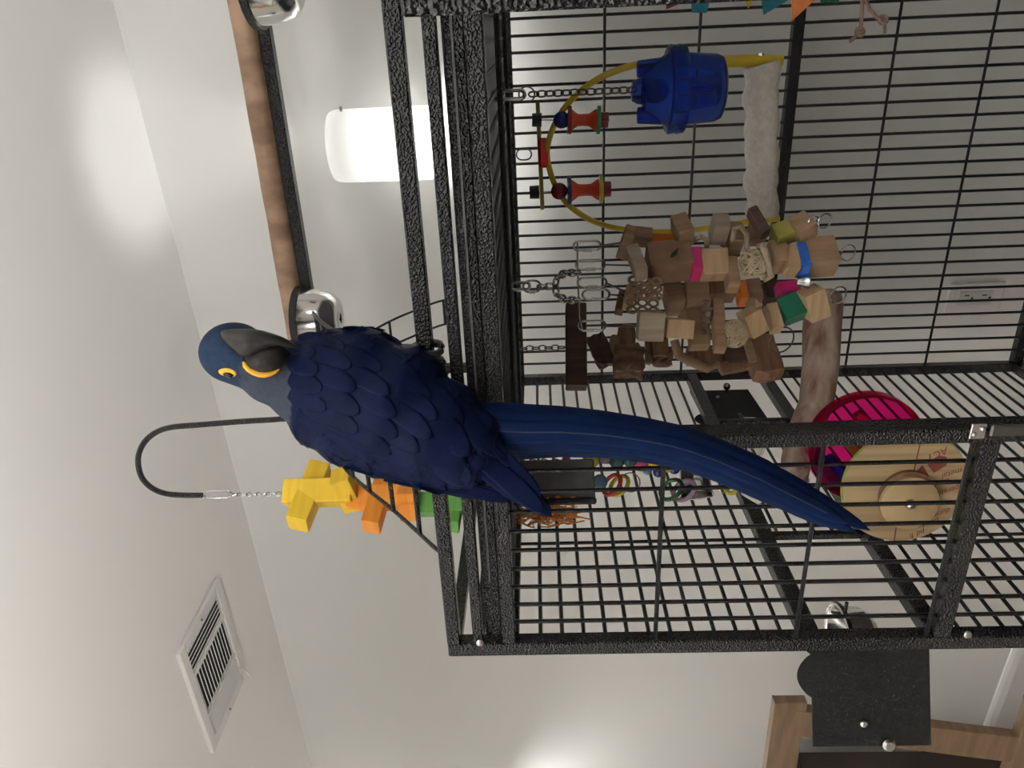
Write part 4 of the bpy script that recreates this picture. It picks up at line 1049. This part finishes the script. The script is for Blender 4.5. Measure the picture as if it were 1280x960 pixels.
for x, y, rr, cn, roll in ((765, 606, 14, 'red', 15), (774, 607, 14, 'yellow', 20), (839, 612, 15, 'green', 25), (855, 613, 15, 'lilac', 25), (912, 606, 11, 'yellow', -30), (906, 594, 11, 'green', -30), (903, 583, 8, 'pink', -20)):
    c = PY(x, y, YN-.012); a_ = axes(35, roll); MB().torus(c, a_[0]*.8 + a_[2]*.6, rr*mpx(c), .0034, 22, 8).build('ring_bead', PB[cn], bd, True)
for x, y, rr in ((788, 603, 12), (905, 610, 6)):
    c = PY(x, y, YN); MB().torus(c, CF + CD*.3, rr*mpx(c), .0011, 22, 6).build('wire_ring', M['chrome'], bd, True)
def cup(x, y, rp, L, tilt, Y):
    c = PY(x, y, Y); k = mpx(c); ax = (axes(10, tilt)[1]*1.0 - CF*.25).normalized()
    MB().lathe(c, ax, [(-L*k, rp*.75*k), (-L*k*.8, rp*.92*k), (L*k*.8, rp*k), (L*k, rp*1.08*k), (L*k*.95, rp*.95*k), (-L*k*.75, rp*.85*k), (-L*k*.8, .001)], 24, True, False).build('steel_cup', M['steel'], bd, True)
cup(869, 603, 20, 17, 0, YN+.02); cup(944, 612, 15, 14, -60, YN+.03)
sp_ = PY(726, 592, YN-.01); MB().lathe(sp_, CR, [(-.018, .009), (-.016, .011), (.016, .011), (.018, .009)], 18).build('spool', PB['cream'], bd, True)
gp = thing('grey_chew_board', PY(744, 598, .93), 'flat dark grey rectangular chew board hung behind the front bars', 'bird toy')
c = PY(693, 600, .94); k = mpx(c)
MB().obox(c, axes(12, 0), (50*k, 25*k, .004), .002).build('board', mat('grey_board', (.075, .075, .078), .85, col2=(.10, .10, .10), scale=40, bump=.3, bscale=150), gp)
MB().obox(c + axes(12)[1]*(27*k) - axes(12)[2]*.002, axes(12, 0), (51*k, 4*k, .007), .002).build('edge_strip', M['plate'], gp)
q = Vector((c.x, c.y, ROOFZ)); MB().tube([q, Vector((c.x, c.y, c.z+50*k))], .002, 6).build('hanger', M['chrome'], gp, True)
pp = thing('paper_shred_toy', PY(735, 640, .93), 'tangle of curly orange shredded paper hanging inside the front bars', 'bird toy')
OR = mat('orange_paper', (.72, .20, .02), .7, col2=(.62, .30, .05), scale=60)
pm = MB()
for i in range(46):
    x = random.uniform(645, 665); y = random.uniform(624, 656); pts = []
    n_ = random.randint(8, 13); ph_ = random.uniform(0, 6)
    for j in range(n_):
        pts.append(PY(min(x + j*random.uniform(4.5, 7), 738), y + 4*math.sin(j*1.3+ph_) + random.uniform(-1.5, 1.5), .93 + .012*math.cos(j*1.1+ph_)))
    pm.tube(pts, .0011, 4)
tag(pm.build('paper_strands', OR, pp), kind='stuff')
MB().tube([PY(640, 640, .93), Vector((PY(640, 640, .93).x, .93, ROOFZ))], .0016, 6).build('clip', M['chrome'], pp, True)
# --- fabric and leather toy at the right of the cage
YL = 1.2
fb = thing('fabric_strip_toy', PY(1030, -20, YL), 'toy of red, teal, yellow and orange cloth strips hanging in the cage', 'bird toy')
q = hang_top(-30, YL, 642); MB().tube([q, PY(1020, -30, YL)], .003, 6).build('cord', SISAL, fb, True)
def cloth(pts, col, dz):
    o = [PY(x, y, YL+dz+.02*math.sin(i*1.7)) for i, (x, y) in enumerate(pts)]
    MB().prism(o, CF*.002).build('cloth_strip', mat('cloth', col, .9, col2=tuple(v*.8 for v in col), scale=90, bump=.4, bscale=300), fb)
cloth([(860, -30), (860, 0), (833, 11), (832, -30)], (.32, .03, .06), .0)
cloth([(888, -30), (887, 2), (884, 15), (865, 15), (864, -8), (865, -30)], (.03, .22, .30), .01)
cloth([(922, -20), (936, 10), (944, -3), (944, -20)], (.60, .45, .04), .0)
cloth([(1010, -30), (985, 0), (955, 18), (952, -2), (960, -30)], (.03, .25, .33), .02)
cloth([(990, -30), (990, 26), (1012, 6), (1024, -5), (1024, -30)], (.62, .20, .05), -.01)
cloth([(1026, -30), (1026, 2), (1049, 3), (1049, -30)], (.01, .10, .05), .01)
LTH = mat('leather', (.20, .13, .10), .7)
lt3 = thing('leather_cord', PY(1080, 40, YL), 'knotted brown leather cord with two loose ends hanging in the cage', 'cord')
MB().tube([PY(x, y, YL) for x, y in ((1078, -25), (1078, 0), (1077, 20), (1076, 36))], .0028, 8).build('cord_end', LTH, lt3, True)
MB().tube([PY(x, y, YL) for x, y in ((1079, -25), (1082, 0), (1087, 12), (1096, 22), (1103, 25))], .0028, 8).build('cord_end', LTH, lt3, True)
for x, y in ((1075, 40), (1104, 25)):
    c = PY(x, y, YL); mk = MB(); mk.torus(c, CF, 4.4*mpx(c), .0030, 16, 8); mk.build('knot', LTH, lt3, True)
MB().tube([PY(1073, 43, YL), PY(1062, 52, YL)], .0026, 8).build('cord_tail', LTH, lt3, True); MB().tube([PY(1106, 30, YL), PY(1106, 42, YL)], .0022, 8).build('cord_tail', LTH, lt3, True)
# --- wooden trestle against the wall
WT = mat('trestle_wood', (.17, .108, .06), .6, col2=(.235, .155, .09), scale=6, stretch=(1, 1, 8), bump=.15, bscale=40)
ws = thing('wooden_frame_rack', (-2.25, 1.65, FZ), 'light brown wooden frame with a leaning leg standing by the wall', 'rack')
YT = 1.62
def beam(name, pa, pb, wdt, thk, m=WT):
    d = (pb-pa).normalized(); s_ = d.cross(Vector((0, 1, 0))).normalized(); n_ = d.cross(s_)
    return MB().obox((pa+pb)/2, (d, s_, n_), ((pb-pa).length/2, wdt/2, thk/2), .002).build(name, m, ws)
ta_, tb_ = PY(988, 875, YT), PY(977, 960, YT)
dirx = Vector((-1, 0, 0))
k = mpx(ta_)
zt = ta_.z
beam('top_rail', Vector((ta_.x+.004, YT, zt)), Vector((ta_.x-1.1, YT, zt)), 38*k, .03)
MB().box((ta_.x-1.1, YT-.016, zt+18.5*k), (ta_.x+.004, YT+.016, zt+21*k), .001).build('top_cap', WT, ws)
la, lb = PY(985, 898, YT), PY(1280, 934, YT)
ld = (lb-la)/(la.z-lb.z); lf_ = la + ld*(la.z-FZ)
beam('leg', la, lf_, 44*k, .032)
MB().box((-3.0, YT-.02, PY(1276, 925, YT).z-.055), (PY(1276, 925, YT).x+.25, YT+.02, PY(1276, 925, YT).z+.02), .002).build('lower_rail', WT, ws)
l2a = Vector((ta_.x-1.0, YT, zt)); beam('leg', l2a, Vector((ta_.x-.88, YT, FZ)), 44*k, .032)
bx_ = thing('dark_box', (-2.62, 1.70, FZ), 'dark brown storage box on the floor behind the wooden frame', 'box')
pb1 = PY(1003, 950, 1.80); pb2 = PY(1190, 950, 1.80)
MB().box((pb1.x-.60, 1.70, FZ+.0), (pb1.x-.065, 1.885, pb1.z-.01), .004).build('body', mat('dark_box', (.035, .024, .020), .6), bx_)
MB().box((pb1.x-.61, 1.69, pb1.z-.01), (pb1.x-.06, 1.889, pb1.z+.01), .003).build('lid', mat('dark_lid', (.05, .035, .03), .5), bx_)
